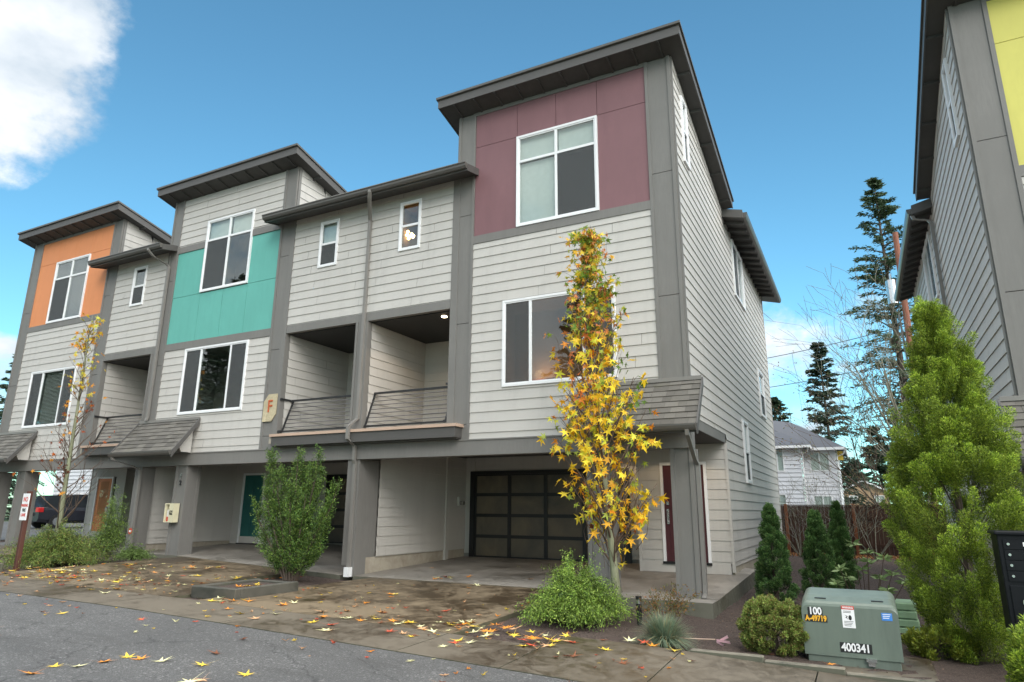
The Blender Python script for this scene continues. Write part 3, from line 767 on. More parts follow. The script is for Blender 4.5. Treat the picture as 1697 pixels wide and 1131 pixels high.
    m.box(aw0,aw1,-D-.02,-D+.01,ze-.16,ze-.03)
    m.build('rake_boards', M['fascia'], r)
    m = MB(T); m.box(aw0,aw1,-.07,-.045,zt-.03,zt+.05); m.build('flashing', M['pipe'], r)
    m = MB(T); 
    for u in (aw0+.22,aw1-.22): m.prism([(u,-.07,3.19),(u,-.07,zt-.10),(u,-.52,ze+.25),(u,-.40,3.19)],(.03,0,0))
    m.build_each('cheek_board', M['siding'], r)
    m = MB(T); zg = ze-.13; prof = [(-D-.02,zg),(-D-.02,zg+.12),(-D-.14,zg+.12),(-D-.14,zg+.09),(-D-.12,zg+.04),(-D-.09,zg)]
    m.prism([(aw0,y,z) for y,z in prof],(W,0,0)); m.build('gutter', M['gutter'], r)
    # awning downspout
    uo = .0 if end_open else -.0
    m = MB(T)
    if end_open: m.rtube([(-.10,-.86,ze-.10),(-.10,-.82,ze-.22),(-.075,-.45,ze-.42),(-.055,-.10,ze-.62),(-.055,.12,ze-.72),(-.055,.12,gz+.25),(-.055,.10,gz+.1),(-.055,-.02,gz+.03)],.075,.095)
    else: m.rtube([(-.16,-.86,ze-.10),(-.12,-.82,ze-.22),(.10,-.35,ze-.36),(.16,-.10,ze-.48),(.16,-.08,ze-.6),(.16,-.08,gz+.1)],.085,.07)
    m.build('downspout', M['pipe'], root)
    if downs in ('bay', 'both'):   # at the party line, from the bay gutter to the ground
        m = MB(T); u = 8.46
        m.rtube([(8.05,-.66,9.95),(8.05,-.66,9.88),(8.12,-.58,9.75),(8.40,-.18,9.45),(u,-.09,9.36),(u,-.09,3.95),(u,-.10,3.85),(u,-.42,3.62),(u,-.42,3.3),(u,-.14,3.15),(u,-.12,3.05),(u,-.12,2.8),(u,-.07,2.7),(u,-.07,gz+.22)],.085,.07)
        m.build('downspout', M['pipe'], root)
        m = MB(T); m.box(u-.07,u+.07,-.16,.0,gz,gz+.22); m.build('drain_collar', M['white'], root)
    if downs == 'edge':
        m = MB(T); u = 8.68
        m.rtube([(8.35,-.66,9.93),(8.35,-.66,9.86),(8.40,-.5,9.7),(8.62,-.15,9.5),(u,-.09,9.42),(u,-.09,4.35),(u,-.12,4.25)],.085,.07)
        m.build('downspout', M['pipe'], root)
    if downs == 'side':
        m = MB(T); m.rtube([(-.50,5.85,10.0),(-.46,5.85,9.9),(-.14,5.85,9.8),(-.09,5.85,9.7),(-.09,5.85,.4)],.085,.07); m.build('downspout', M['pipe'], root)
    return root, T
M['maroondoor'] = paint('maroon door', (.075, .022, .028), .35, .06, (1, 1, 1), 2, .1)
M['tealdoor'] = paint('teal door', (.02, .13, .12), .35, .06, (1, 1, 1), 2, .1)

hm, TM = townhouse('townhouse', 'grey townhouse with maroon panels round its top window, autumn tree in front', 0, -1, 0, 0, 'maroon', 'top', True, ledge0=5.30, downs='bay')
ht, TT = townhouse('townhouse', 'grey townhouse with teal panels below its top window, between the orange and maroon ones', -17.1, 1, 0, .25, 'teal', 'low', False)
ho, TO = townhouse('townhouse', 'grey townhouse with orange panels round its top window, farthest along the row', -25.65, 1, 0, .25, 'orange', 'top', True, lowroof_end=8.92, downs='edge')
hy, TY = townhouse('townhouse', 'grey townhouse with yellow panels cut by the right edge, behind the tall bright cedar', 5.34, 1, -.776, -.55, 'yellow', 'top', True, downs='side')

# lit recessed lamp and chandelier
def downlight(root, x, y, z, strength):
    m = MB(); m.tube([(x,y,z),(x,y,z-.012)],.075,20); m.build('recessed_light', M['lens'], root)
    li = bpy.data.lights.new('recessed lamp', 'SPOT'); li.energy = strength; li.color = (1,.72,.45); li.spot_size = RAD(150); li.shadow_soft_size = .07
    o = bpy.data.objects.new('recessed lamp', li); COL.objects.link(o); o.location = (x,y,z-.03); return o
downlight(hm, -6.24, .42, 6.438, 30)
downlight(hm, -1.2, 2.4, 3.22, 22)
downlight(hm, -3.2, 4.2, 3.22, 22)
m = MB()
BX, BZ = -7.47, 8.88
for k in range(7):
    a = k*.9; m.sphere((BX+.09*math.cos(a), .45+.09*math.sin(a), BZ+.07*(k%3)), .045, 8, 6)
m.build('chandelier', M['bulb'], hm)
def roomlamp(x,y,z,e):
    li = bpy.data.lights.new('room lamp','POINT'); li.energy = e; li.color = (1,.62,.32); li.shadow_soft_size = .12
    o = bpy.data.objects.new('room lamp', li); COL.objects.link(o); o.location = (x,y,z)
roomlamp(-3.9,1.2,4.85,7)
m = MB(); m.box(-4.2,-3.5,1.2,1.5,4.1,4.75); m.build('cabinet', M['pole'], hm)
# gas meter on the party wall of the carport, door number letters
t = thing('wall_lantern', 'small round fitting on the carport side wall left of the garage door', 'wall fitting', (-8.32,4.75,1.8))
m = MB(); m.box(-8.33,-8.26,4.66,4.84,1.72,1.98); m.build('backplate', M['siding'], t)
m = MB(); m.tube([(-8.26,4.75,1.8),(-8.14,4.75,1.8)],.07,12); m.build('round_cap', M['silver'], t)
for (txts, x, z) in ((('F','2'),-15.1,2.50),(('E','3'),-1.98,2.46)):
    t = thing('unit_number', 'metal unit number %s %s on a grey carport pillar' % txts, 'number', (x,-.02,z))
    for i, c in enumerate(txts):
        m = MB(); text_on(m, c, (x,-.016,z-.19*i), .19, .9, .004, .012); m.build('digit' if i else 'letter', M['silver'] if i == 0 else M['railing'], t)
# F building sign
t = thing('building_sign', 'weathered clipped-corner plaque with a rusty letter F beside the balcony', 'sign', (-11.66,-.05,4.3))
m = MB(); x0,x1,z0,z1,c = -11.90,-11.40,3.95,4.72,.17
m.prism([(x0,-.075,z0),(x1-c,-.075,z0),(x1,-.075,z0+c*1.2),(x1,-.075,z1),(x0+c,-.075,z1),(x0,-.075,z1-c*1.2)],(0,.02,0)); m.build('plaque', M['plaque'], t)
m = MB(); text_on(m,'F',(-11.64,-.085,4.36),.50,.85,.002,.008); m.build('letter', M['corten'], t)

# ------------------------------------------------------------------ small things
t = thing('notice_box', 'cream plastic leaflet box hung on the pillar numbered F 2', 'box', (-15.2,-.1,1.2))
m = MB(); x0,x1,z0,z1 = -15.40,-15.0,1.18,1.72
m.box(x0,x0+.03,-.2,-.02,z0,z1); m.box(x1-.02,x1,-.2,-.02,z0,z1); m.box(x0+.03,x1-.02,-.2,-.02,z0,z0+.03); m.box(x0+.03,x1-.02,-.2,-.02,z1-.03,z1)
m.box(x0+.2,x1-.02,-.20,-.185,z0+.03,z1-.03); m.box(x0+.03,x1-.02,-.05,-.02,z0+.03,z1-.03); m.build('shell', M['beige'], t)
m = MB(); m.box(x0+.05,x0+.17,-.14,-.06,z0+.03,z0+.36); m.build('papers', M['paper'], t)
m = MB(); m.box(x0+.05,x0+.17,-.145,-.14,z0+.03,z0+.16); m.build('red_leaflet', M['redmark'], t)
m = MB(); text_on(m,'G2',(x1-.10,-.205,(z0+z1)/2),.16,.7,.006,.002); m.build('mark', M['blackmark'], t)
t = thing('round_sticker', 'small red round sticker sign on the grey downspout pillar by the left shrub', 'sign', (-16.95,-.13,.84))
m = MB(); m.tube([(-16.95,-.125,.9),(-16.95,-.135,.9)],.09,16); m.build('disc', M['redmark'], t)
m = MB(); m.box(-17.0,-16.9,-.138,-.136,.87,.93); m.build('centre_mark', M['whitemark'], t)

gx, gy = -15.05,-4.1; gz0 = pav(gx,gy)
t = thing('parking_sign', 'white no parking fire lane sign on a red-brown post at the kerb', 'sign', (gx,gy,gz0))
m = MB(); m.bbox(gx-.05,gx+.05,gy-.05,gy+.05,gz0-.1,gz0+1.80,.008); m.build('post', M['rust'], t)
m = MB(); m.bbox(gx-.13,gx+.15,gy-.07,gy-.055,gz0+1.12,gz0+1.74,.004); m.build('plate', M['white'], t)
m = MB()
for tx, z, sz in (('NO',1.60,.15),('PARKING',1.46,.085),('LANE',1.24,.10)):
    m = MB(); text_on(m,tx,(gx+.01,gy-.073,gz0+z),sz,.8,.003,.001); m.build('red_lettering', M['redmark'], t)
m = MB(); text_on(m,'FIRE',(gx+.01,gy-.073,gz0+1.35),.10,.8,.003,.001); m.build('black_lettering', M['blackmark'], t)

# planter kerb in front of the yew
t = thing('planter_kerb', 'raised concrete planter edge full of fallen leaves before the yew bush', 'planter', (-8.4,-3.4,.05))
m = MB(); zb = -.02; h = .19
m.bbox(-8.45,-7.28,-4.46,-4.33,zb,h,.015); m.bbox(-7.42,-7.28,-4.33,-2.9,zb,h,.015); m.bbox(-8.45,-8.31,-4.33,-2.9,zb,h,.015); m.bbox(-8.31,-7.42,-3.03,-2.9,zb,h-.01,.015); m.build('kerb', M['darkcurb'], t)
m = MB(); m.box(-8.31,-7.42,-4.33,-3.03,-.1,.14); m.build('soil', M['mulch'], t)
t = thing('bed_kerb', 'low concrete kerb between the bed and the pavement by the parking sign', 'kerb', (-17,-4.2,.1))
m = MB(); m.bbox(-19.4,-15.3,-4.4,-4.25,.0,.30,.015); m.build('kerb', M['curb'], t)
t = thing('kerb', 'wet concrete kerb edging the mulch bed in front of the green cabinet', 'kerb', (3,-4.1,-.3))
m = MB()
for i in range(12):
    a = .7+i*.9; z = pav(a,-4.1); m.bbox(a,a+.894,-4.135,-4.02,z-.3,z+.035,.01)
m.build('kerb_stones', M['curb'], t)

# path light
x,y = -.62,-1.95; z = bed(x,y)
t = thing('path_light', 'short black bollard path light beside the autumn tree trunk', 'path light', (x,y,z))
m = MB(); m.tube([(x,y,z-.05),(x,y,z+.30)],.045,12); m.build('stem', M['black'], t)
m = MB(); m.tube([(x,y,z+.30),(x,y,z+.37)],.043,12); m.build('lens', M['silver'], t)
m = MB(); m.tube([(x,y,z+.37),(x,y,z+.42)],.052,12); m.build('cap', M['black'], t)

# pad-mounted transformer
def transformer():
    x0,x1,y0,y1 = 1.99,3.13,-3.12,-2.25; zb = -.36
    t = thing('transformer_cabinet', 'green steel electrical cabinet numbered 400341 beside the tall bright cedar', 'electrical box', (2.56,-2.7,zb))
    def hood(xa,xb,ya,yb,za,zf,zk,r=.09):
        # side profile along x with rounded shoulders, front lower than back
        m = MB(); prof = []
        for k in range(6): 
            a = math.pi-(math.pi/2)*k/5; prof.append((xa+r+r*math.cos(a), -r+r*math.sin(a)))
        for k in range(6):
            a = math.pi/2-(math.pi/2)*k/5; prof.append((xb-r+r*math.cos(a), -r+r*math.sin(a)))
        rows = []
        for (y, zt, ins) in ((ya,zf-.03,0),(ya+.012,zf,.0),(ya+.05,zf+.025,.0),(ya+.30,zf+.075,0.0),(yb-.04,zk,0.0),(yb,zk-.03,0)):
            rows.append([(xa,y,za)]+[(px,y,zt+pz) for px,pz in prof]+[(xb,y,za)])
        n = len(rows[0]); vs = [p for r_ in rows for p in r_]
        fs = [(i*n+j,i*n+j+1,(i+1)*n+j+1,(i+1)*n+j) for i in range(len(rows)-1) for j in range(n-1)]
        fs += [tuple(range(n-1,-1,-1)), tuple((len(rows)-1)*n+j for j in range(n))]
        m.add(vs,fs); return m
    hood(x0,x1,y0,y1,zb+.14,.42,.54).build('hood', M['transformer'], t)
    m = MB(); m.bbox(x0+.03,x1-.03,y0+.02,y1-.02,zb-.1,zb+.15,.01); m.build('base', M['transformer'], t)
    m = MB(); m.bbox(x0-.12,x1+.35,y0-.35,y1+.2,zb-.15,zb+.03,.02); m.build('pad', M['walk'], t)
    m = MB(); m.box(x0+.72,x0+.84,y0-.03,y0+.05,zb+.11,zb+.15); m.box(x0+.74,x0+.82,y0-.02,y0+.02,zb+.06,zb+.11); m.build('latch', M['silver'], t)
    m = MB()
    for a in (.17,.85): m.box(x0+a,x0+a+.14,y0+.14,y0+.20,.455,.475)
    m.build('lid_hinges', M['black'], t)
    def lab(nm, mat, a,b,c,d, txt=None, tm=None, sz=.1, sx=1, bold=.004, dy=0):
        m = MB(); m.bbox(x0+a,x0+b,y0-.0035-dy,y0+.001,zb+c,zb+d,.001); o = m.build(nm, M[mat], t)
        if txt:
            m = MB(); text_on(m,txt,(x0+(a+b)/2,y0-.005-dy,zb+(c+d)/2),sz,sx,bold,.001); m.build('lettering', M[tm], o)
        return o
    lab('number_plate','blackmark',.08,.26,.63,.725,'100','whitemark',.125,.85)
    lab('number_plate','blackmark',.035,.31,.545,.63,'A-49719','yellowmark',.095,.78)
    lab('number_plate','blackmark',.43,.80,.20,.32,'400341','whitemark',.135,.83)
    o = lab('warning_sticker','whitemark',.49,.64,.50,.77)
    m = MB(); m.box(x0+.49,x0+.64,y0-.005,y0-.0034,zb+.725,zb+.77); m.build('red_header', M['redmark'], o)
    m = MB(); text_on(m,'WARNING',(x0+.565,y0-.006,zb+.747),.035,.75,.001,.001); m.build('header_lettering', M['whitemark'], o)
    m = MB(); m.sphere((x0+.585,y0-.003,zb+.625),.022,8,6,(1,.1,1.5)); m.prism([(x0+.52,y0-.0045,zb+.66),(x0+.56,y0-.0045,zb+.64),(x0+.545,y0-.0045,zb+.625),(x0+.575,y0-.0045,zb+.60),(x0+.53,y0-.0045,zb+.625),(x0+.545,y0-.0045,zb+.64)],(0,.001,0))
    for k in range(4): m.box(x0+.51,x0+.62-.01*k,y0-.0042,y0-.0034,zb+.575-.018*k,zb+.581-.018*k)
    for k in range(2): m.box(x0+.51,x0+.60,y0-.0042,y0-.0034,zb+.70-.016*k,zb+.706-.016*k)
    m.build('pictogram', M['blackmark'], o)
    o = lab('blue_sticker','bluemark',.95,1.07,.62,.71)
    m = MB()
    for k in range(3): m.box(x0+.965,x0+1.055-.01*k,y0-.0045,y0-.0036,zb+.69-.022*k,zb+.698-.022*k)
    m.build('sticker_lettering', M['whitemark'], o)
transformer()
# low green pedestal box behind
t = thing('utility_vault', 'pale green ribbed utility box half hidden behind the green cabinet', 'utility box', (3.3,.3,-.3))
m = MB(); 
for k in range(4): m.bbox(3.02+.02*k,3.52-.02*k,.05,.6,-.35+.13*k,-.35+.13*k+.11,.02)
m.box(3.06,3.48,.1,.55,-.35,.14); m.build('ribbed_shell', M['pedestal'], t)

# cluster mailbox
def mailbox():
    X0 = 4.32; y0 = -3.0; W = .80; zt = 1.39; zb = .20; g = bed(4.7,-2.8)
    t = thing('cluster_mailbox', 'black cluster mailbox on a pedestal at the right edge beside the cedar', 'mailbox', (X0+W/2,y0+.25,g))
    m = MB(); m.bbox(X0,X0+W,y0,y0+.46,zb,zt-.04,.01); m.build('cabinet', M['mailblack'], t)
    m = MB(); m.bbox(X0-.03,X0+W+.03,y0-.04,y0+.50,zt-.04,zt,.015); m.build('top_cap', M['mailblack'], t)
    m = MB(); m.bbox(X0+.22,X0+W-.22,y0+.1,y0+.36,g-.05,zb,.01); m.build('pedestal', M['mailblack'], t)
    for c in range(2):
        for k in range(4):
            xa = X0+.05+c*.36; z1 = zt-.10-.125*k
            m = MB(); m.bbox(xa,xa+.34,y0-.014,y0,z1-.115,z1,.004); d = m.build('letterbox_door', M['mailblack'], t)
            m = MB(); m.tube([(xa+.05,y0-.014,z1-.055),(xa+.05,y0-.03,z1-.055)],.016,10); m.build('lock', M['silver'], d)
            m = MB(); m.box(xa+.20,xa+.27,y0-.0165,y0-.014,z1-.08,z1-.03); m.build('number_plate', M['whitemark'], d)
            m = MB(); text_on(m,str(k+1+4*c),(xa+.235,y0-.018,z1-.055),.055,.8,.002,.001); m.build('number', M['blackmark'], d)
    m = MB(); m.bbox(X0+.05,X0+.75,y0-.014,y0,zb+.06,zt-.64,.004); d = m.build('parcel_door', M['mailblack'], t)
    m = MB(); m.tube([(X0+.20,y0-.014,.56),(X0+.20,y0-.025,.56)],.05,16); m.build('parcel_lock', M['silver'], d)
    m = MB(); m.tube([(X0+.20,y0-.02,.48),(X0+.21,y0-.03,.38)],.009,6); m.build('key', M['silver'], d)
mailbox()

# ribbon on a stick
t = thing('ribbon_stake', 'fallen twig stake tied with a pink ribbon lying on the dark mulch', 'stake', (.8,-3,-.2))
z = bed(.7,-2.9)
m = MB(); m.tube([(.15,-2.9,z+.03),(.45,-2.92,z+.05),(.78,-2.88,z+.06)],.008,6); m.build('stick', M['ledge'], t)
m = MB()
for a, b in (((.80,-2.9,z+.04),(.95,-2.86,z+.13)),((.80,-2.9,z+.07),(.98,-2.9,z+.06)),((.8,-2.9,z+.05),(.90,-2.95,z+.02))):
    m.add([a,(b[0],b[1],b[2]),(b[0]+.01,b[1]+.02,b[2]-.04),(a[0],a[1]+.01,a[2]-.03)],[(0,1,2,3)])
m.build('ribbon', M['pink'], t)

# ------------------------------------------------------------------ fence at the back
def fence():
    y = 16.4
    t = thing('board_fence', 'dark brown board fence with lighter red-brown posts behind the small cedars', 'fence', (3,y,-.05))
    x = -.35; m = MB()
    while x < 11:
        h = 1.84+random.uniform(-.006,.006); m.box(x,x+.136,y,y+.02+random.random()*.004,-.15,h); x += .14
    m.build('boards', M['fence'], t)
    m = MB(); m.box(-.35,11,y-.045,y-.005,.35,.43); m.box(-.35,11,y-.045,y-.005,1.35,1.43); m.box(-.35,11,y-.02,y+.03,1.85,1.89); m.build('rails', M['fence'], t)
    for px in (.05,2.5,4.95,7.4,9.85):
        m = MB(); m.bbox(px-.055,px+.055,y-.155,y-.045,-.15,1.92,.01); m.build('post', M['fencepost'], t)
fence()

# ------------------------------------------------------------------ distant houses
M['whitesiding'] = paint('white lap siding', (.66, .67, .70), .6, .04, (.5, .5, 30), 5, .1)
M['tansiding'] = paint('tan stucco', (.42, .29, .18), .8, .05, (1, 1, 1), 5, .1)
def lap(m, P0, ud, nd, a0, a1, z0, z1, holes=()):
    global PITCH, PH, LIPX
    o = PITCH; PITCH = .25; LIPX = 2.6; siding(m,P0,ud,nd,a0,a1,z0,z1,holes); PITCH = o; LIPX = 1
def simple_win(root, fr, a0, a1, z0, z1, n=2, shade='blind'):
    P0,ud,nd = fr; m = MB()
    fbox(m,P0,ud,nd,a0-.07,a1+.07,0,.11,z0-.07,z0); fbox(m,P0,ud,nd,a0-.07,a1+.07,0,.07,z1,z1+.07)
    fbox(m,P0,ud,nd,a0-.07,a0,0,.11,z0,z1); fbox(m,P0,ud,nd,a1,a1+.07,0,.11,z0,z1)
    for i in range(1,n): x = a0+(a1-a0)*i/n; fbox(m,P0,ud,nd,x-.03,x+.03,0,.06,z0,z1)
    f = m.build('window_frame', M['white'], root)
    m = MB(); fbox(m,P0,ud,nd,a0,a1,.01,.02,z0,z1); m.build('glass_pane', M['glass'], f)
    m = MB(); fbox(m,P0,ud,nd,a0,a1,-.03,0,z0,z1); m.build('blind', M[shade], f)
def white_house():
    t = thing('white_house', 'white sided house with grey hip roof behind the brown fence', 'house', (0,34,0))
    F1 = ((0,33,0),(1,0,0),(0,-1,0)); F0 = ((0,31,0),(1,0,0),(0,-1,0)); S1 = ((-.25,31,0),(0,1,0),(1,0,0)); S2 = ((1.62,33,0),(0,1,0),(1,0,0))
    m = MB(); lap(m,*F1,-.25,1.62,-.3,5.5,[(.2,1.2,4.15,5.2),(.2,1.15,1.6,2.55)]); lap(m,*F0,-8,-.25,-.3,5.55,[(-1.55,-1.25,4.05,5.4),(-1.62,-1.3,2.0,2.6)])
    lap(m,*S1,0,2,-.3,5.55); lap(m,*S2,0,7,-.3,5.5); m.build('siding', M['whitesiding'], t)
    m = MB()
    for (x,y) in ((-.29,30.93),(1.58,32.93),(-1.0,30.95)): m.box(x,x+.08 if x>-1 else x+.04,y,y+.06,-.3,5.5)
    m.build('corner_boards', M['white'], t)
    simple_win(t,F1,.2,1.2,4.15,5.2); simple_win(t,F1,.2,1.15,1.6,2.55); simple_win(t,F0,-1.55,-1.25,4.05,5.4,1,'ducttape' if False else 'blind'); simple_win(t,F0,-1.62,-1.3,2.0,2.6,1)
    m = MB(); z = 5.5
    m.add([(-8.5,30.4,z),(.35,30.4,z+.05),(.35,32.4,z),(2.2,32.4,z),(2.2,40.5,z),(-8.5,40.5,z),(-3.2,34.5,z+2.3),(-1.0,36.2,z+2.1),(-1.6,33.5,z+1.2)],
          [(0,1,8,6),(1,2,3,7,8),(3,4,7),(4,5,6,7),(5,0,6),(6,8,7)]); rf = m.build('roof', M['farshingle'], t)
    m = MB(); m.box(-8.5,.35,30.36,30.42,z-.14,z+.02); m.box(.3,2.25,32.34,32.4,z-.16,z); m.box(2.2,2.26,32.34,40.5,z-.16,z); m.box(.33,.39,30.42,32.34,z-.14,z+.02)
    m.build('eave_trim', M['white'], rf)
    m = MB(); m.tube([(2.2,32.5,z-.15),(2.1,32.7,z-.4),(1.72,32.9,z-.55),(1.70,32.9,0)],.04,6); m.tube([(.25,30.5,z-.15),(.15,30.8,z-.35),(-.12,30.9,z-.5),(-.15,30.9,0)],.04,6); m.build('downspouts', M['white'], t)
    m = MB(); m.box(1.75,2.05,33.1,33.3,4.75,5.3); m.build('yellow_cloth', M['ducttape'], t)
white_house()
def tan_house():
    t = thing('tan_house', 'tan gabled house far beyond the brown fence', 'house', (3,62,1))
    m = MB(); F = ((0,60,0),(1,0,0),(0,-1,0))
    m.prism([(1.2,60,-.5),(5.0,60,-.5),(5.0,60,3.45),(3.0,60,4.45),(1.2,60,3.55)],(0,8,0)); m.build('wall', M['tansiding'], t)
    m = MB(); m.prism([(.95,59.6,3.45),(3.0,59.6,4.5),(5.3,59.6,3.35),(5.3,59.6,3.5),(3.0,59.6,4.66),(.95,59.6,3.6)],(0,9,0)); m.build('roof', M['white'], t)
    simple_win(t,((0,59.98,0),(1,0,0),(0,-1,0)),1.75,2.35,2.55,3.1); simple_win(t,((0,59.98,0),(1,0,0),(0,-1,0)),3.9,4.6,2.6,3.1)
tan_house()
t = thing('white_building', 'white sided building seen through the left carport beyond the cars', 'building', (-46,14,0))
m = MB(); lap(m,(0,14,0),(1,0,0),(0,-1,0),-47,-38,-.3,7.0); lap(m,(-38,14,0),(0,1,0),(1,0,0),0,8,-.3,7.0); m.build('siding', M['whitesiding'], t)
m = MB(); m.prism([(-47.4,13.5,7.0),(-37.6,13.5,7.0),(-37.6,13.5,7.2),(-47.4,13.5,7.2)],(0,9,0)); m.build('roof', M['farshingle'], t)

# ------------------------------------------------------------------ cars
def car(name, label, cx, cy, ang, paintm, suv=True):
    gz_ = pav(cx,cy)+.01; c, s_ = math.cos(ang), math.sin(ang)
    T = lambda p: (cx+p[0]*c-p[1]*s_, cy+p[0]*s_+p[1]*c, gz_+p[2])
    t = thing(name, label, 'car', (cx,cy,gz_))
    Hh = 1.68 if suv else 1.45
    secs = [(-2.25,.78,.35,.95),(-2.3,.86,.35,1.05),(-1.9,.9,.28,1.08),(-.6,.92,.25,1.05),(.9,.92,.25,1.02),(1.9,.88,.28,.92),(2.3,.80,.32,.80),(2.4,.70,.38,.70)]
    m = MB(T); rows = []
    for (x,w,z0,z1) in secs: rows.append([(x,-w*.9,z0),(x,-w,z0+.15),(x,-w,z1-.18),(x,-w*.92,z1),(x,w*.92,z1),(x,w,z1-.18),(x,w,z0+.15),(x,w*.9,z0)])
    n = 8; vs = [p for r in rows for p in r]
    fs = [(i*n+j,i*n+(j+1)%n,(i+1)*n+(j+1)%n,(i+1)*n+j) for i in range(len(rows)-1) for j in range(n)]+[tuple(range(n)),tuple((len(rows)-1)*n+j for j in range(n))]
    m.add(vs,fs); m.build('body', M[paintm], t, smooth=False)
    m = MB(T); zt = Hh
    xs = [(-2.15,1.04,.84),(-1.75 if suv else -1.2,zt-.06,.70),(-.2,zt,.72),(.45,zt-.06,.70),(1.25,1.0,.82)]
    vs = []
    for (x,z,w) in xs: vs += [(x,-w,z),(x,w,z)]
    bs = [(x,-.86,1.0) for x,_,_ in xs]+[(x,.86,1.0) for x,_,_ in xs]
    b = len(vs); vs += bs
    fs = [(2*i,2*i+1,2*i+3,2*i+2) for i in range(4)]+[(2*i,2*i+2,b+i+1,b+i) for i in range(4)]+[(2*i+1,2*i+3,b+5+i+1,b+5+i) for i in range(4)]
    m.add(vs,fs); m.build('windows', M['carglass'], t)
    m = MB(T)
    for i in (1,2): m.add([(xs[i][0],-xs[i][2],xs[i][1]+.02),(xs[i][0],xs[i][2],xs[i][1]+.02),(xs[i+1][0],xs[i+1][2],xs[i+1][1]+.02),(xs[i+1][0],-xs[i+1][2],xs[i+1][1]+.02)],[(0,1,2,3)])
    for sg in (-1,1): m.tube([(-1.6,sg*.62,zt+.05),(0,sg*.64,zt+.08),(.5,sg*.62,zt+.03)],.022,6)
    m.build('roof', M[paintm] if not suv else M['silver'], t)
    for (x,sg) in ((-1.45,-1),(-1.45,1),(1.45,-1),(1.45,1)):
        m = MB(T); m.tube([(x,sg*.72,.34),(x,sg*.94,.34)],.34,18); w = m.build('wheel', M['rubber'], t)
        m = MB(T); m.tube([(x,sg*.93,.34),(x,sg*.955,.34)],.2,12); m.build('rim', M['silver'], w)
    for sg in (-1,1):
        m = MB(T); m.bbox(-2.36,-2.1,min(sg*.60,sg*.90),max(sg*.60,sg*.90),.80,1.02,.02); m.build('tail_light', M['taillight'], t)
    m = MB(T); m.bbox(-2.335,-2.29,-.25,.25,.62,.76,.003); m.build('number_plate', M['white'], t)
    return t
car('parked_car', 'dark suv with red tail light parked beyond the left carport', -34.2, 8.4, RAD(86), 'carblack')
car('parked_car', 'blue car parked to the right of the dark suv', -31.2, 11.0, RAD(92), 'carblue', False)

# ------------------------------------------------------------------ vegetation
def unit(a): return a/np.maximum(1e-9, np.linalg.norm(a, axis=-1, keepdims=True))
def leaf_object(name, C, D, L, W, cols, mat, parent, shape='rhomb', droop=0):
    """C centres, D axis directions, per-leaf length/width/colour arrays"""
    n = len(C); C = np.asarray(C); D = unit(np.asarray(D)); L = np.broadcast_to(L,(n,))[:,None]; W = np.broadcast_to(W,(n,))[:,None]
    R = unit(rng.normal(size=(n,3))); S = unit(np.cross(D,R)); Nn = np.cross(S,D)
    org = np.array(ABS[parent.name])
    if shape == 'rhomb':
        V = np.stack([C, C+D*L*.45+S*W*.5+Nn*L*.05, C+D*L-Nn*L*droop, C+D*L*.45-S*W*.5+Nn*L*.05],1); k = 4
        loops = np.arange(n*4); ls = np.arange(n)*4; lt = np.full(n,4)
    elif shape == 'tri':
        V = np.stack([C-S*W*.5, C+S*W*.5, C+D*L],1); k = 3
        loops = np.arange(n*3); ls = np.arange(n)*3; lt = np.full(n,3)
    elif shape == 'star':
        pts = []
        for a, r in ((-90,.10),(-58,.42),(-38,.22),(0,.88) if False else (-20,.80),(8,.30),(35,.98),(60,.36),(90,1.05),(120,.36),(145,.98),(172,.30),(200,.80),(218,.22),(238,.42)):
            pts.append((math.cos(RAD(a))*r, math.sin(RAD(a))*r+.08))
        P = np.array(pts); m_ = len(P)
        cup = rng.uniform(-.35,.5,size=(n,1))
        rows = [C+D*L*.05]
        for (px,py) in P:
            rr = px*px+py*py
            rows.append(C+S*(W*px*.5)+D*(L*py*.5)+Nn*(cup*L*.3*rr)+Nn*(rng.normal(size=(n,1))*.05*L))
        V = np.stack(rows,1); k = m_+1
        idx = np.array([(0,1+i,1+(i+1)%m_) for i in range(m_)])
        loops = (np.arange(n)[:,None,None]*k+idx[None]).ravel(); ls = np.arange(n*m_)*3; lt = np.full(n*m_,3)
    V = V.reshape(-1,3)-org
    me = bpy.data.meshes.new(name)
    me.vertices.add(len(V)); me.vertices.foreach_set('co', V.ravel().astype(np.float32))
    me.loops.add(len(loops)); me.loops.foreach_set('vertex_index', loops.astype(np.int32))
    me.polygons.add(len(ls)); me.polygons.foreach_set('loop_start', ls.astype(np.int32)); me.polygons.foreach_set('loop_total', lt.astype(np.int32))
    cc = np.repeat(np.concatenate([cols, np.ones((n,1))],1), k, axis=0).astype(np.float32)
    me.update(calc_edges=True)
    a = me.color_attributes.new('Col','FLOAT_COLOR','POINT'); a.data.foreach_set('color', cc.ravel())
    me.materials.append(mat); me.validate()
    return link(name, me, parent)
def palette(n, stops, jitter=.15):
    s = np.array(stops); i = rng.integers(0,len(s),n); j = rng.integers(0,len(s),n); t = rng.random((n,1))*.5
    c = s[i]*(1-t)+s[j]*t
    return np.clip(c*(1+rng.normal(size=(n,1))*jitter),.002,1)

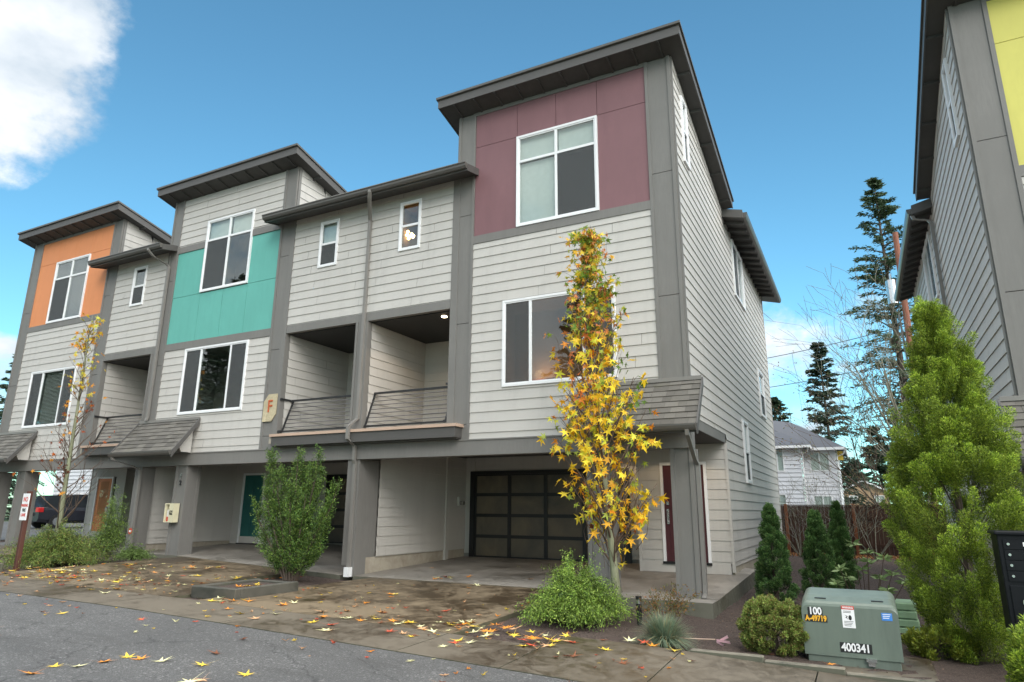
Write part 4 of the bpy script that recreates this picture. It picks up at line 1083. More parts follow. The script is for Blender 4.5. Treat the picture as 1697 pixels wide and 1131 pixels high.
def plume_plant(name, label, cat, x, y, z, h, r, palette_, nplume, nleaf, L, W, profile, group=None, plen=.35, prad=.11, stem=True, lean=.35, up=.9, lobe=0, peak2=None, pv=.15, deep=.70):
    """scale-leaved evergreen: overlapping upright sprays set over the crown surface and inside"""
    t = thing(name, label, cat, (x,y,z), group)
    C = []; D = []; cols = []
    for k in range(nplume):
        q = rng.random()**.9; a = rng.random()*2*math.pi; rr = r*profile(q)*(deep+(1.02-deep)*rng.random()**.6)*(1+lobe*math.sin(3*a+7*q+1)+lobe*.8*math.sin(5*a-11*q)); 
        base = np.array([x+rr*math.cos(a), y+rr*math.sin(a), z+q*h])
        if peak2 and q > .6 and rng.random() < .33: base = base+np.array([peak2[0],0,-peak2[1]*h])
        outd = np.array([math.cos(a),math.sin(a),0]); ax = unit(outd*lean+np.array([0,0,up])+rng.normal(size=3)*.12)
        n = nleaf; s = rng.random(n)**.8; pl = plen*(.7+.6*rng.random()); pr = prad*(.75+.5*rng.random())
        rad = pr*np.sqrt(np.clip(1-(s*1.7-.8)**2,.05,1))
        th = rng.random(n)*2*math.pi; e1 = unit(np.cross(ax,[.3,.5,.1])); e2 = np.cross(ax,e1)
        off = (e1[None]*np.cos(th)[:,None]+e2[None]*np.sin(th)[:,None])*(rad*np.sqrt(rng.random(n)))[:,None]
        P = base-ax*pl*.4+ax*s[:,None]*pl+off
        d = unit(off/np.maximum(1e-6,rad[:,None])*.8+ax*.8+rng.normal(size=(n,3))*.35)
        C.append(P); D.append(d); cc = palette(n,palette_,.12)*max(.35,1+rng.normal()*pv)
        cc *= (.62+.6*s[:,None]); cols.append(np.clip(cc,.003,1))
    C = np.concatenate(C); D = np.concatenate(D); cols = np.concatenate(cols)
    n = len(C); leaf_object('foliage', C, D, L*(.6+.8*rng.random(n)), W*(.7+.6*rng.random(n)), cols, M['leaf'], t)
    if stem:
        m = MB(); m.tube([(x,y,z-.1),(x,y,z+h*.5),(x,y,z+h*.93)],[.05*max(1,h/3),.04,.008],7)
        for k in range(int(14*max(1,h/2))):
            q = random.random()*.85; a = random.random()*6.283; rr = r*profile(q)*.8
            m.tube([(x,y,z+q*h*.85),(x+rr*.5*math.cos(a),y+rr*.5*math.sin(a),z+q*h+.05*h),(x+rr*math.cos(a),y+rr*math.sin(a),z+q*h+.1*h)],[.014,.009,.003],5)
        m.build('stem', M['conbark'], t)
    return t
G_BRIGHT = [(.27,.37,.035),(.12,.20,.024),(.42,.51,.06),(.045,.085,.016),(.20,.30,.03)]
G_DARK = [(.06,.14,.04),(.10,.20,.055),(.04,.09,.03),(.17,.27,.08)]
G_GOLD = [(.19,.30,.045),(.12,.21,.035),(.28,.38,.07),(.05,.09,.02)]
G_YEW = [(.06,.13,.025),(.10,.18,.03),(.03,.065,.018),(.17,.25,.05)]
def bigprof(q):
    return (np.interp(q,[0,.08,.28,.45,.7,.88,1],[.60,.76,.98,.92,.50,.17,.02]))
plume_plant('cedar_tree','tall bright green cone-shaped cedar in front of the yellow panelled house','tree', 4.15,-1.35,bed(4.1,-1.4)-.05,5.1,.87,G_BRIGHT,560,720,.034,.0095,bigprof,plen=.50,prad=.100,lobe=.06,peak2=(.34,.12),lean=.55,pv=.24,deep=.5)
def coneprof(q): return np.interp(q,[0,.1,.5,.85,1],[.85,1,.68,.28,.04])
for (x,y,h,r,lab) in ((1.09,2.0,1.86,.37,'small dark conical cedar nearest the house corner, left of three'),(1.86,3.6,1.78,.36,'small dark conical cedar in the middle, behind the green cabinet'),(2.26,5.4,1.95,.32,'small dark conical cedar set farthest back, right of three')):
    plume_plant('dwarf_cedar',lab,'shrub',x,y,bed(x,y),h,r,G_DARK,230,240,.034,.013,coneprof,'dwarf conical cedars',plen=.22,prad=.06)
def ballprof(q): return math.sqrt(max(.02,1-(q*1.75-.8)**2))
plume_plant('globe_shrub','round bright green shrub with brown patches left of the green cabinet','shrub',1.60,-2.95,bed(1.6,-2.95),.66,.43,[(.22,.30,.06),(.14,.22,.045),(.28,.34,.09),(.10,.13,.03),(.24,.15,.06)],230,240,.028,.012,ballprof,plen=.13,prad=.055,lean=.9,up=.6)
plume_plant('corner_shrub','bright green cedar shrub cut by the bottom right corner','shrub',4.60,-4.35,bed(4.6,-4.3)-.1,.95,.50,G_BRIGHT,110,420,.040,.013,ballprof,plen=.28,prad=.10)
plume_plant('low_conifer','low yellow-green conifer behind the right end of the green cabinet','shrub',3.62,-1.7,bed(3.6,-1.7),.34,.38,[(.24,.27,.03),(.15,.2,.03)],60,120,.05,.018,ballprof,plen=.15,prad=.06)

def thread_shrub(label, x, y, z, h, r, pal, n=900, L=.05, nl=46, W=.012, sx=1, name='thread_cypress'):
    n = int(n*1.15); L = min(L,.06)
    """arching sprays that droop at the tips"""
    t = thing(name,label,'shrub',(x,y,z))
    C=[];D=[];K=[]; st = MB(); f1, f2, f3 = rng.random(3)*6.28
    for k in range(n):
        a = rng.random()*2*math.pi; e = rng.random()**.55; wob = 1+.16*math.sin(2*a+f1)+.13*math.sin(5*a+f2)+.08*math.sin(9*a+f3); shoot = 1.28 if rng.random() < .05 else 1; rr = r*(.15+.80*e)*(.82+.36*rng.random())*wob*shoot; top = h*(1.02-.72*e**1.7)*(.58+.52*rng.random())*(1+.14*math.sin(3*a+f3)+.10*math.sin(7*a+f1))*(1+.6*(shoot-1))
        s = np.linspace(.35,1,nl); p = np.stack([x+sx*rr*math.cos(a)*s**1.2, y+rr*math.sin(a)*s**1.2, z+top*(1-(1-s)**2*1.1)-(s**4)*.16*h],1)
        p += rng.normal(size=p.shape)*.030*h
        d = np.gradient(p,axis=0)+rng.normal(size=p.shape)*.02+np.array([0,0,-.012])
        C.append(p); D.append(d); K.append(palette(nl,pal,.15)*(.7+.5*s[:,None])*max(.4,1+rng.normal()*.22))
        if k % 14 == 0: st.tube([(x,y,z),(x+sx*rr*.4*math.cos(a),y+rr*.4*math.sin(a),z+top*.6),tuple(p[nl//2])],[.012,.008,.003],5)
    C=np.concatenate(C);D=np.concatenate(D);K=np.clip(np.concatenate(K),.003,1); n_=len(C)
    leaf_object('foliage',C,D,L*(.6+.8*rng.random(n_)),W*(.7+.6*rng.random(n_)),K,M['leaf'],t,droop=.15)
    st.build('stem',M['conbark'],t); return t
thread_shrub('mounded yellow-green thread-leaf cypress at the foot of the autumn tree',-1.45,-2.75,bed(-1.4,-2.8),.90,.82,G_GOLD,900)
thread_shrub('sprawling light green cypress bush under the bare tree by the parking sign',-15.7,-2.9,.12,1.0,1.2,[(.13,.20,.04),(.08,.14,.03),(.20,.26,.05),(.04,.075,.02),(.16,.13,.04)],1000,.11,sx=1.25)
thread_shrub('feathery upright green cypress between the bare tree and the carport pillar',-15.6,-1.6,.2,1.75,.55,[(.12,.19,.04),(.18,.26,.05),(.05,.09,.03)],190,.11)
thread_shrub('low green spreading shrub at the foot of the downspout pillar',-14.9,-1.3,.2,.42,.55,[(.12,.18,.05),(.08,.13,.03)],220,.08,20)

def yew():
    x,y,z = -9.15,-1.25,.03
    t = thing('yew_bush','upright dark green bush with ragged top between the two carports','shrub',(x,y,z))
    C=[];D=[];K=[]; st = MB()
    tops = [(-.95,-.1,3.0),(-.75,.2,2.5),(-.45,-.3,2.45),(-.15,.2,2.75),(.10,-.2,2.95),(.38,.1,2.5),(.68,-.1,2.9),(-.65,-.4,2.0),(.2,-.45,2.1),(.55,-.3,1.9),(1.12,.15,2.15),(1.05,-.2,1.5),(-1.2,.1,2.3),(-1.1,-.3,1.7),(-.2,.4,2.6),(.3,.45,2.5),(.8,.3,1.6)]
    for (dx,dy,h) in tops:
        for b in range(64):
            q = .06+.92*rng.random(); a = rng.random()*6.283; 
            cx_ = x+dx*(.30+.70*q**.8)*.97; cy_ = y+dy*(.3+.7*q); cz = z+h*q
            ln = (.50-.30*q)*(.7+.6*rng.random())*(.55+.45*min(1,q*4)); d = unit(np.array([math.cos(a)*.9,math.sin(a)*.9,.75+.6*q]))
            n = 46; s = rng.random(n); P = np.array([cx_,cy_,cz])+d*s[:,None]*ln+rng.normal(size=(n,3))*.03
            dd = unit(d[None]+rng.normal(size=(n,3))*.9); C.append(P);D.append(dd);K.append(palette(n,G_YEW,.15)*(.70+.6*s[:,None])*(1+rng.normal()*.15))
        st.tube([(x+dx*.15,y+dy*.15,z-.05),(x+dx*.45,y+dy*.45,z+h*.35),(x+dx*.85,y+dy*.85,z+h*.75),(x+dx,y+dy,z+h)],[.035,.025,.014,.004],6)
    C=np.concatenate(C);D=np.concatenate(D);K=np.clip(np.concatenate(K),.003,1); n_=len(C)
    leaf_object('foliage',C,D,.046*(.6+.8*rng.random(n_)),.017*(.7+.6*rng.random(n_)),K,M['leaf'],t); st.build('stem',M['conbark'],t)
yew()

def grass_tuft():
    x,y = .22,-3.55; z = bed(x,y); t = thing('ornamental_grass','blue-green tussock of fine grass with fallen leaves on it','grass tuft',(x,y,z))
    m = MB()
    for k in range(1500):
        a = random.random()*6.283; e = random.random(); L = .42+.22*random.random(); el = 1.35-1.05*e; r0 = .06*random.random()
        p0 = Vector((x+r0*math.cos(a),y+r0*math.sin(a),z)); d = Vector((math.cos(a)*math.cos(el),math.sin(a)*math.cos(el),math.sin(el)))
        p1 = p0+d*L*.55; p2 = p0+d*L+Vector((0,0,-.12*L*(1+2*e))); sd = Vector((-math.sin(a),math.cos(a),0))*.0035
        b = random.uniform(.7,1.3); c = (.17*b,.23*b,.15*b,1) if random.random() < .85 else (.34*b,.30*b,.16*b,1)
        m.add([p0-sd,p0+sd,p1+sd,p1-sd,p2],[(0,1,2,3),(3,2,4)],c)
    m.build('blades', M['leaf'], t)
grass_tuft()

def star_leafs(n): return n
AUT = [(.92,.64,.035),(.94,.72,.05),(.86,.44,.02),(.74,.74,.07),(.92,.58,.03)]
def limb(m, p, d, L, r, depth, spread, upb, tips, nseg=4, minr=.003, kids=3):
    pts=[p]; rs=[r]; cur=Vector(p); dd=Vector(d).normalized()
    for i in range(nseg):
        dd=(dd+Vector((random.gauss(0,.10),random.gauss(0,.10),random.gauss(0,.06)+upb*.10))).normalized(); cur=cur+dd*L/nseg; pts.append(tuple(cur)); rs.append(max(minr,r*(1-.65*(i+1)/nseg)))
        if depth>0 and i>0:
            for _ in range(kids if i%2 else kids-1):
                a=random.random()*6.283; sd=dd.orthogonal().normalized(); sd=(Matrix.Rotation(a,3,dd)@sd)
                limb(m,tuple(cur),(dd*.9+sd*spread+Vector((0,0,upb*.5))),L*random.uniform(.35,.6),rs[-1]*.55,depth-1,spread,upb,tips,3,minr,kids)
    m.tube(pts,rs,5 if r<.02 else 8,cap=False); tips.append((pts[-1],tuple(dd),depth)); 
    if depth==0: tips.append((pts[-2],tuple(dd),depth))
def sweetgum():
    x,y = -1.0,-1.85; z = bed(x,y)-.03
    t = thing('sweetgum_tree','slender autumn tree with yellow and orange star leaves before the maroon townhouse','tree',(x,y,z))
    m = MB(); tr=[(x,y,z-.05),(x-.07,y,z+.9),(x-.17,y,z+2.0),(x-.26,y,z+3.4),(x-.36,y,z+4.8),(x-.42,y,z+6.1),(x-.43,y,z+7.25)]
    m.tube(tr,[.088,.070,.052,.034,.020,.012,.004],12); m.build('trunk',M['palebark'],t,smooth=True)
    br = MB(); pts=[]
    def at(q):
        f=q*(len(tr)-1); i=min(len(tr)-2,int(f)); return Vector(tr[i]).lerp(Vector(tr[i+1]),f-i)
    prof = lambda q: np.interp(q,[.14,.22,.35,.5,.68,.80,.9,1],[.45,.72,.88,.90,.72,.50,.36,.08])
    for k in range(112):
        q=.13+.84*random.random(); p=at(q); a=random.random()*6.283; rr=prof(min(1,q+.12))
        q2=min(.995,q+(.10+.08*random.random())*min(1,(1-q)*2.2)); e=at(q2)+Vector((math.cos(a)*rr,math.sin(a)*rr*.9,0))*(.50+.58*random.random())
        mid=p.lerp(e,.5)+Vector((random.gauss(0,.04),random.gauss(0,.04),-.06)); r=.016*(1-q)+.006
        br.tube([p,mid,e],[r,r*.7,r*.25],5,cap=False)
        for j in range(5):
            s=.25+.75*random.random(); b=(p.lerp(mid,s*2) if s<.5 else mid.lerp(e,s*2-1)); f=b+Vector((random.gauss(0,.13),random.gauss(0,.13),.10+random.random()*.18))
            br.tube([b,b.lerp(f,.5)+Vector((random.gauss(0,.02),random.gauss(0,.02),.02)),f],[.006,.004,.002],4,cap=False); pts.append((f,q)); 
            if random.random()<.5: pts.append((b,q))
        pts.append((e,q))
    for k in range(90): # upright wispy twigs
        q=.12+.6*random.random(); a=random.random()*6.283; rr=prof(q)*random.uniform(.2,.8); b=at(q)+Vector((math.cos(a)*rr,math.sin(a)*rr,0)); f=b+Vector((random.gauss(0,.10),random.gauss(0,.10),.35+.4*random.random()))
        br.tube([b,b.lerp(f,.4)+Vector((random.gauss(0,.05),random.gauss(0,.05),0)),f],[.006,.005,.002],4,cap=False)
    br.build('branches',M['twig'],t)
    C=[];D=[];K=[];L=[]
    for (p,q) in pts:
        n = 1 if q<.2 else (2 if q < .7 else 3)
        if q < .3 and random.random()<.5: continue
        for _ in range(n):
            pp=p+Vector((random.gauss(0,.05),random.gauss(0,.05),random.gauss(-.05,.05)))
            pp.x+=(pp.x-(x-.2-.03*(pp.z-z)))*.12; C.append(pp); D.append((random.gauss(0,.6),random.gauss(-.15,.6),-.9+random.gauss(0,.45)))
            side=(pp.x-(x-.2)); g=random.random(); hgt=pp.z-z
            if hgt>5.0: c=[(.80,.46,.04),(.24,.34,.04),(.50,.52,.05),(.72,.26,.08),(.82,.60,.05),(.14,.25,.03)][random.randrange(6)]; s=.19
            elif side>.25 and hgt>3.6 and g<.45: c=(.12,.22,.03); s=.18
            elif side<-.1 and hgt>3.8 and g<.6: c=[(.75,.27,.03),(.72,.22,.06),(.70,.40,.04)][random.randrange(3)]; s=.21
            elif g<.12: c=(.35,.42,.05); s=.22
            elif g<.19: c=(.78,.27,.02); s=.22
            elif g<.27 and hgt<2.4: c=(.25,.07,.02); s=.18
            else: c=AUT[random.randrange(5)]; s=.245
            b=random.uniform(.85,1.12); K.append([min(1,v*b) for v in c]); L.append(s*random.uniform(.75,1.2))
    L=np.array(L)
    leaf_object('leaves',np.array([tuple(c) for c in C]),np.array(D),L,L*1.0,np.array(K),M['autumn'],t,'star')
sweetgum()
def bare_gum():
    x,y = -17.85,-1.75; z=.1
    t = thing('thin_tree','nearly bare young tree with a few orange leaves before the orange townhouse','tree',(x,y,z))
    tr=[(x,y,z-.05),(x+.05,y,z+1.2),(x+.02,y,z+2.4),(x+.0,y,z+3.6),(x-.02,y,z+5.0),(x-.05,y,z+6.3),(x-.05,y,z+7.3)]
    m = MB(); m.tube(tr,[.085,.07,.06,.045,.03,.018,.005],10); m.build('trunk',M['palebark'],t,smooth=True)
    br=MB(); tips=[]
    for k in range(70):
        q=.12+.82*random.random(); f=q*6; i=min(5,int(f)); p=Vector(tr[i]).lerp(Vector(tr[i+1]),f-i); a=random.random()*6.283
        wide = 1.3*(1-q)+.25
        limb(br,tuple(p),(math.cos(a)*.8,math.sin(a)*.8,.35+.9*q),wide*random.uniform(.7,1.1),.016*(1.2-q)+.003,1 if q>.55 else 1,.8,.9,tips,4,.0025,2)
    br.build('branches',M['twig'],t)
    C=[];D=[];K=[];L=[]
    random.shuffle(tips); hi=[q for q in tips if q[0][2]>4.9]; lo=[q for q in tips if q[0][2]<=4.9]
    for (p,d,_) in (hi+hi)[:150]: p=tuple(np.array(p)+rng.normal(size=3)*.07); C.append(p); K.append([(.80,.56,.04),(.62,.60,.07),(.72,.30,.03),(.65,.50,.05)][random.randrange(4)]); L.append(.22*random.uniform(.7,1.1))
    for (p,d,_) in lo[:62]: C.append(p); K.append([(.68,.16,.02),(.22,.05,.02),(.70,.30,.03),(.35,.08,.03)][random.randrange(4)]); L.append(.20*random.uniform(.7,1.1))
    for k in range(26): C.append((x+random.gauss(-.05,.12),y-.1,z+2.5+random.gauss(0,.35))); K.append((.16,.04,.02)); L.append(.16)
    D=np.array([(random.gauss(0,.6),random.gauss(0,.6),-.8) for _ in C]); L=np.array(L)
    leaf_object('leaves',np.array(C),D,L,L,np.array(K),M['autumn'],t,'star')
bare_gum()
def azalea(x,y,h,label,nleaf,pal,name='twiggy_shrub',spread=.9,L=.045,ns=16):
    z=bed(x,y); t=thing(name,label,'shrub',(x,y,z)); br=MB(); tips=[]
    for k in range(ns):
        a=random.random()*6.283; limb(br,(x,y,z),(math.cos(a)*spread,math.sin(a)*spread,1),h*random.uniform(.7,1.1),.010,1,.7,.3,tips,4,.002,2)
    br.build('branches',M['twig'],t)
    if nleaf:
        C=[];D=[]
        for (p,d,_) in tips:
            for k in range(nleaf): C.append(np.array(p)+rng.normal(size=3)*.03); D.append(np.array(d)+rng.normal(size=3)*.7)
        n=len(C); leaf_object('leaves',np.array(C),np.array(D),L*(.7+.6*rng.random(n)),L*.4,palette(n,pal),M['leaf'],t)
azalea(-.12,-2.1,.5,'small twiggy shrub with sparse reddish leaves beside the path light',6,[(.12,.10,.03),(.25,.10,.03),(.10,.12,.03)])
def bare_bush(x,y,h,label,z=None):
    z=bed(x,y); t=thing('bare_bush',label,'shrub',(x,y,z),'leafless bushes along the fence'); br=MB(); tips=[]
    for k in range(9):
        a=random.random()*6.283; limb(br,(x,y,z),(math.cos(a)*.75,math.sin(a)*.75,1),h*random.uniform(.7,1.1),.014,2,.7,.15,tips,4,.004,2)
    br.build('branches',M['bark'],t)
bare_bush(.6,14.5,2.5,'leafless bush at the left end of the fence near the house corner')
bare_bush(3.1,14.2,2.7,'leafless bush at the fence beside the tall bright cedar')
bare_bush(1.9,15.3,2.1,'leafless reddish bush at the fence behind the middle small cedar')
def rhodo():
    x,y=2.75,.2; z=bed(x,y)-.02; HS=lambda q: .42+.72*q; t=thing('rhododendron','pale green rhododendron with whorled leaves behind the green cabinet','shrub',(x,y,z))
    br=MB(); C=[];D=[]
    for (dx,dy,h) in ((-.1,0,1.35),(.35,.1,1.05),(-.35,0,.75),(.1,-.1,.95),(-.25,.1,.55),(.25,-.1,.6),(.45,0,.7),(0,0,.75),(-.42,-.1,.45),(.62,-.1,.55),(.35,-.25,.35),(.1,.2,1.15)):
        br.tube([(x,y,z),(x+dx*.6,y+dy*.6,z+HS(h)*.5),(x+dx,y+dy,z+HS(h))],[.014,.009,.005],5)
        for k in range(13):
            a=k*2.4; e=random.uniform(-.25,.55); C.append((x+dx,y+dy,z+HS(h)+random.uniform(-.03,.03))); D.append((math.cos(a)*math.cos(e),math.sin(a)*math.cos(e),math.sin(e)))
    br.build('branches',M['twig'],t); n=len(C)
    leaf_object('leaves',np.array(C),np.array(D),.16*(.8+.4*rng.random(n)),.05,palette(n,[(.26,.36,.14),(.34,.44,.20),(.16,.25,.08)]),M['leaf'],t)
rhodo()

def conifer(name,label,x,y,z,h,r,n=5200,dens=1.0,bare=.12,pal=[(.035,.065,.035),(.055,.09,.045),(.022,.042,.024)],whorl=26,group=None,L=.30,W=.09):
    t=thing(name,label,'tree',(x,y,z),group); r*=1.35; m=MB(); m.tube([(x,y,z-.3),(x+.1,y,z+h*.5),(x,y,z+h)],[h*.013,h*.008,.02],8); m.build('trunk',M['conbark'],t)
    C=[];D=[]; br=MB(); n=int(n*1.9); L*=.62; W*=.8; nb=int(whorl*7); per=int(n/nb)
    for k in range(nb):
        q=bare+(1-bare)*random.random()**.9; a=random.random()*6.283; rr=r*(1-q)**.75*random.uniform(.55,1.15)+.12; zz=z+q*h
        p0=np.array([x,y,zz]); e=np.array([x+rr*math.cos(a),y+rr*math.sin(a),zz-rr*(.30-.75*q)])
        s=rng.random(per)**.7; P=p0+(e-p0)*s[:,None]; P[:,2]-= .12*rr*np.sin(s*3.1)*-1; side=np.array([-math.sin(a),math.cos(a),0])
        P+=side*(rng.normal(size=(per,1))*rr*.13*(1.1-s[:,None]))+rng.normal(size=(per,3))*.05
        d=unit((e-p0)[None]*.5+side*rng.normal(size=(per,1))*rr*.6+np.array([0,0,-.5])*rr*rng.random((per,1))); C.append(P);D.append(d)
        br.tube([tuple(p0),tuple((p0+e)/2+np.array([0,0,.06*rr])),tuple(e)],[.03+.012*rr,.02,.008],4,cap=False)
    br.build('branches',M['conbark'],t)
    C=np.concatenate(C);D=np.concatenate(D);n_=len(C)
    leaf_object('needles',C,D,L*(.6+.8*rng.random(n_)),W*(.7+.6*rng.random(n_)),palette(n_,pal,.2),M['leaf'],t); return t
conifer('fir_tree','tall ragged fir rising behind the white house roof',.75,50,-1,17.2,2.9,6500,pal=[(.04,.065,.04),(.06,.09,.05),(.025,.045,.03)],L=.5,W=.16)
conifer('fir_tree','dark fir top showing between the townhouse and the ragged fir',-3.2,48,-1,12.2,3.2,6500,bare=.2,L=.45,W=.15)
conifer('fir_tree','tall open fir behind the utility pole beside the yellow panelled house',5.6,31,-.8,22.8,3.4,8500,bare=.3,pal=[(.06,.10,.045),(.085,.13,.06),(.035,.06,.03)],L=.36,W=.10)
for (x,y,h,r,lb) in ((4.6,64,11.0,2.6,'dark fir directly above the tan house roof'),(6.9,66,13.0,2.8,'taller dark fir right of the tan house'),(2.3,70,8.0,2.2,'short dark fir left of the tan house'),(9.5,62,12.5,3,'dark fir behind the tall cedar'),):
    conifer('fir_tree',lb,x,y,-1,h,r,4200,bare=.1,L=.6,W=.2,group='firs beyond the tan house')
conifer('fir_tree','dark fir beyond the far left end of the row',-54.5,14.0,0,13,2.8,5000,bare=.02,L=.45,W=.16,group='firs beyond the far end')
conifer('fir_tree','fir showing at the left picture edge behind the orange townhouse',-49,6,0,12.5,3.2,4200,bare=.05,L=.45,W=.16,group='firs beyond the far end')
src = conifer('fir_tree','fir standing across the road, seen only as a reflection in the windows',-14,-36,-.5,21,4.2,5200,bare=.05,L=.6,W=.22,group='firs across the road')
for k,(x,y,sc) in enumerate(((-24,-33,1.0),(-31,-38,1.1),(-39,-34,.95),(-48,-38,1.1),(-58,-35,1.0),(-66,-40,1.15),(-74,-36,1.0),(-4,-40,.8),(-9.5,-44,.95),(-19,-42,1.0),(-86,-42,1.2),(-80,-31,1.05),(-93,-34,1.15),(-100,-40,1.3),(-66,-31,1.0),(-53,-33,1.25),(-108,-38,1.2))):
    r2 = src.copy(); COL.objects.link(r2); r2.location=(x,y,-.5); r2.scale=(sc,sc,sc); r2.rotation_euler=(0,0,k*1.3)
    for ch in src.children:
        c2=ch.copy(); COL.objects.link(c2); c2.parent=r2
def bare_tree(x,y,h,label,lean):
    z=-.2; t=thing('bare_tree',label,'tree',(x,y,z)); br=MB(); tips=[]
    for k in range(7):
        a=random.random()*6.283; limb(br,(x,y,z),(lean+math.cos(a)*.20,math.sin(a)*.2,1.05),h*random.uniform(.75,1.05),.085,3,.50,.10,tips,6,.008,2)
    br.build('branches',M['bark'],t)
bare_tree(5.3,22.0,9.6,'leafless multi-stemmed tree between the tan house and the tall cedar',-.06)
def azbrush(x,y,h,r,label):
    z=-.3; t=thing('leafless_thicket_tree',label,'tree',(x,y,z)); br=MB(); tips=[]
    for k in range(6): a=random.random()*6.283; limb(br,(x,y,z),(math.cos(a)*.4,math.sin(a)*.4,1),h*random.uniform(.7,1),.05,2,.6,.2,tips,5,.008,3)
    br.build('branches',M['twig'],t)
    C=[];D=[]
    for (p,d,_) in tips:
        for k in range(2): C.append(np.array(p)+rng.normal(size=3)*.12);D.append(np.array(d)+rng.normal(size=3))
    n=len(C); leaf_object('leaves',np.array(C),np.array(D),.12,.06,palette(n,[(.16,.14,.05),(.22,.12,.06),(.12,.14,.05)]),M['leaf'],t)
azbrush(4.6,26,7.5,2,'brownish bare thicket tree just left of the tall cedar')

# ------------------------------------------------------------------ utility pole, street lamp, wires
t = thing('utility_pole','reddish wooden utility pole with grey transformer can behind the yellow panelled house','utility pole',(6.05,26,-.5))
m=MB(); m.tube([(5.95,26,-.5),(5.93,26,9),(5.98,26,16.4)],[.19,.17,.14],12); m.build('pole',M['pole'],t)
m=MB(); m.tube([(5.45,26,12.4),(5.45,26,13.7)],.26,14); m.tube([(5.45,26,13.7),(5.45,26,13.8)],[.26,.1],14); m.tube([(5.45,26,13.8),(5.45,26,14.1)],.05,8); m.build('transformer_can',M['silver'],t)
m=MB(); m.tube([(5.4,26,12.0),(5.9,26,12.4),(6.1,26,12.4)],.03,6); m.tube([(5.72,26,9.0),(5.62,26,11.8)],.05,6); m.build('bracket',M['rod'],t)
for i,(z0_,z1_,lb) in enumerate(((9.9,11.2,'thin overhead wire, higher one crossing the cloud bank'),(8.35,9.4,'thin overhead wire, lower one crossing the cloud bank'))):
    t=thing('overhead_wire',lb,'wire',(6,26,z1_),'overhead wires'); m=MB(); pts=[]
    for k in range(17):
        s=k/16; pts.append((6.1-14*s,26+.2*i,z1_+(z0_-z1_)*s*1.2-.9*math.sin(math.pi*s)*.35))
    m.tube(pts,.018,5); m.build('cable',M['black'],t)

# ------------------------------------------------------------------ fallen leaves
LC = {'yellow':(.85,.60,.06),'orange':(.82,.30,.03),'pale yellow':(.80,.76,.42),'red':(.60,.09,.04),'tan':(.66,.38,.20),'brown':(.20,.07,.03)}
def fallen():
    meshes={}
    for nm,c in LC.items():
        mt,nt,out=nmat(nm+' fallen leaf'); p=N(nt,'ShaderNodeBsdfPrincipled'); p.inputs['Roughness'].default_value=.5
        f=noise(nt,25,3); nt.links.new(mixc(nt,f,tuple(v*.75 for v in c),tuple(min(1,v*1.15) for v in c)),p.inputs['Base Color']); nt.links.new(p.outputs[0],out.inputs[0])
        for v in range(4):
            r=random.Random(v*17+3); pts=[(0,.0,.012)]; 
            spec=[(-58,.42),(-38,.20),(-20,.82),(8,.28),(38,.98),(62,.34),(90,1.05),(118,.34),(142,.98),(172,.28),(200,.82),(218,.20),(238,.42),(270,.1)]
            for a,q in spec:
                q*=r.uniform(.85,1.12); a+=r.uniform(-6,6); lift=(q**2)*r.uniform(.00,.42) if q>.6 else r.uniform(0,.06)
                pts.append((math.cos(RAD(a))*q*.5,math.sin(RAD(a))*q*.5,.012+lift*.5))
            n=len(spec); fs=[(0,1+i,1+(i+1)%n) for i in range(n)]
            b=len(pts); pts+=[(-.012,-.04,.02),(.012,-.04,.02),(.02+r.uniform(-.2,.2),-.75,.10+r.uniform(0,.25))]; fs.append((b,b+1,b+2))
            me=bpy.data.meshes.new('fallen_leaf'); me.from_pydata(pts,[],fs); me.materials.append(mt); meshes[nm,v]=me
    zones=[((-14.4,-9.6),(-5.6,-.5),92,'stained concrete drive of the teal townhouse'),((-17.2,-13.2),(-5.4,-3.7),34,'pavement by the parking sign'),((-7.6,-2.6),(-5.9,-3.3),50,'stained concrete drive of the maroon townhouse'),
           ((-7.6,-2.6),(-3.2,3.5),16,'stained concrete drive of the maroon townhouse'),((-3.0,.6),(-5.6,-4.0),48,'pavement before the autumn tree'),((-9.5,3),(-9.2,-6.3),34,'grey asphalt road'),((.5,2.4),(-4.0,-1.0),6,'dark mulch bed'),((-8.2,-7.5),(-4.2,-3.1),10,'soil inside the planter kerb')]
    names=['yellow']*5+['pale yellow']*5+['orange']*3+['tan']*3+['red']+['brown']
    for (xa,xb),(ya,yb),n,surf in zones:
        for k in range(n):
            x=random.uniform(xa,xb); y=random.uniform(ya,yb)
            if 'teal' in surf: y = min(-.3, random.triangular(ya,yb,-3.6))
            if 'before the autumn' in surf: y = random.triangular(ya,yb,-4.1)
            if k and random.random()<.42 and 'mulch' not in surf: x=min(xb,max(xa,px_+random.gauss(0,.22))); y=min(yb,max(ya,py_+random.gauss(0,.2)))
            px_,py_=x,y
            nm=random.choice(names)
            if 'mulch' in surf: z=bed(x,y)+.03
            elif 'planter' in surf: z=.145
            elif 'road' in surf: z=pav(x,y)+.006
            else: z=pav(x,y)+(.016 if y<0 else .02)
            o=bpy.data.objects.new('fallen_leaf',meshes[nm,random.randrange(4)]); COL.objects.link(o)
            sc=random.triangular(.14,.34,.24); o.location=(x,y,z); o.scale=(sc,sc,sc*random.uniform(.5,1)); o.rotation_euler=(random.uniform(-.12,.12),random.uniform(-.12,.12),random.uniform(0,6.283))
            tag(o,'%s star-shaped leaf fallen on the %s'%(nm,surf),'leaf','fallen leaves on the ground')
fallen()
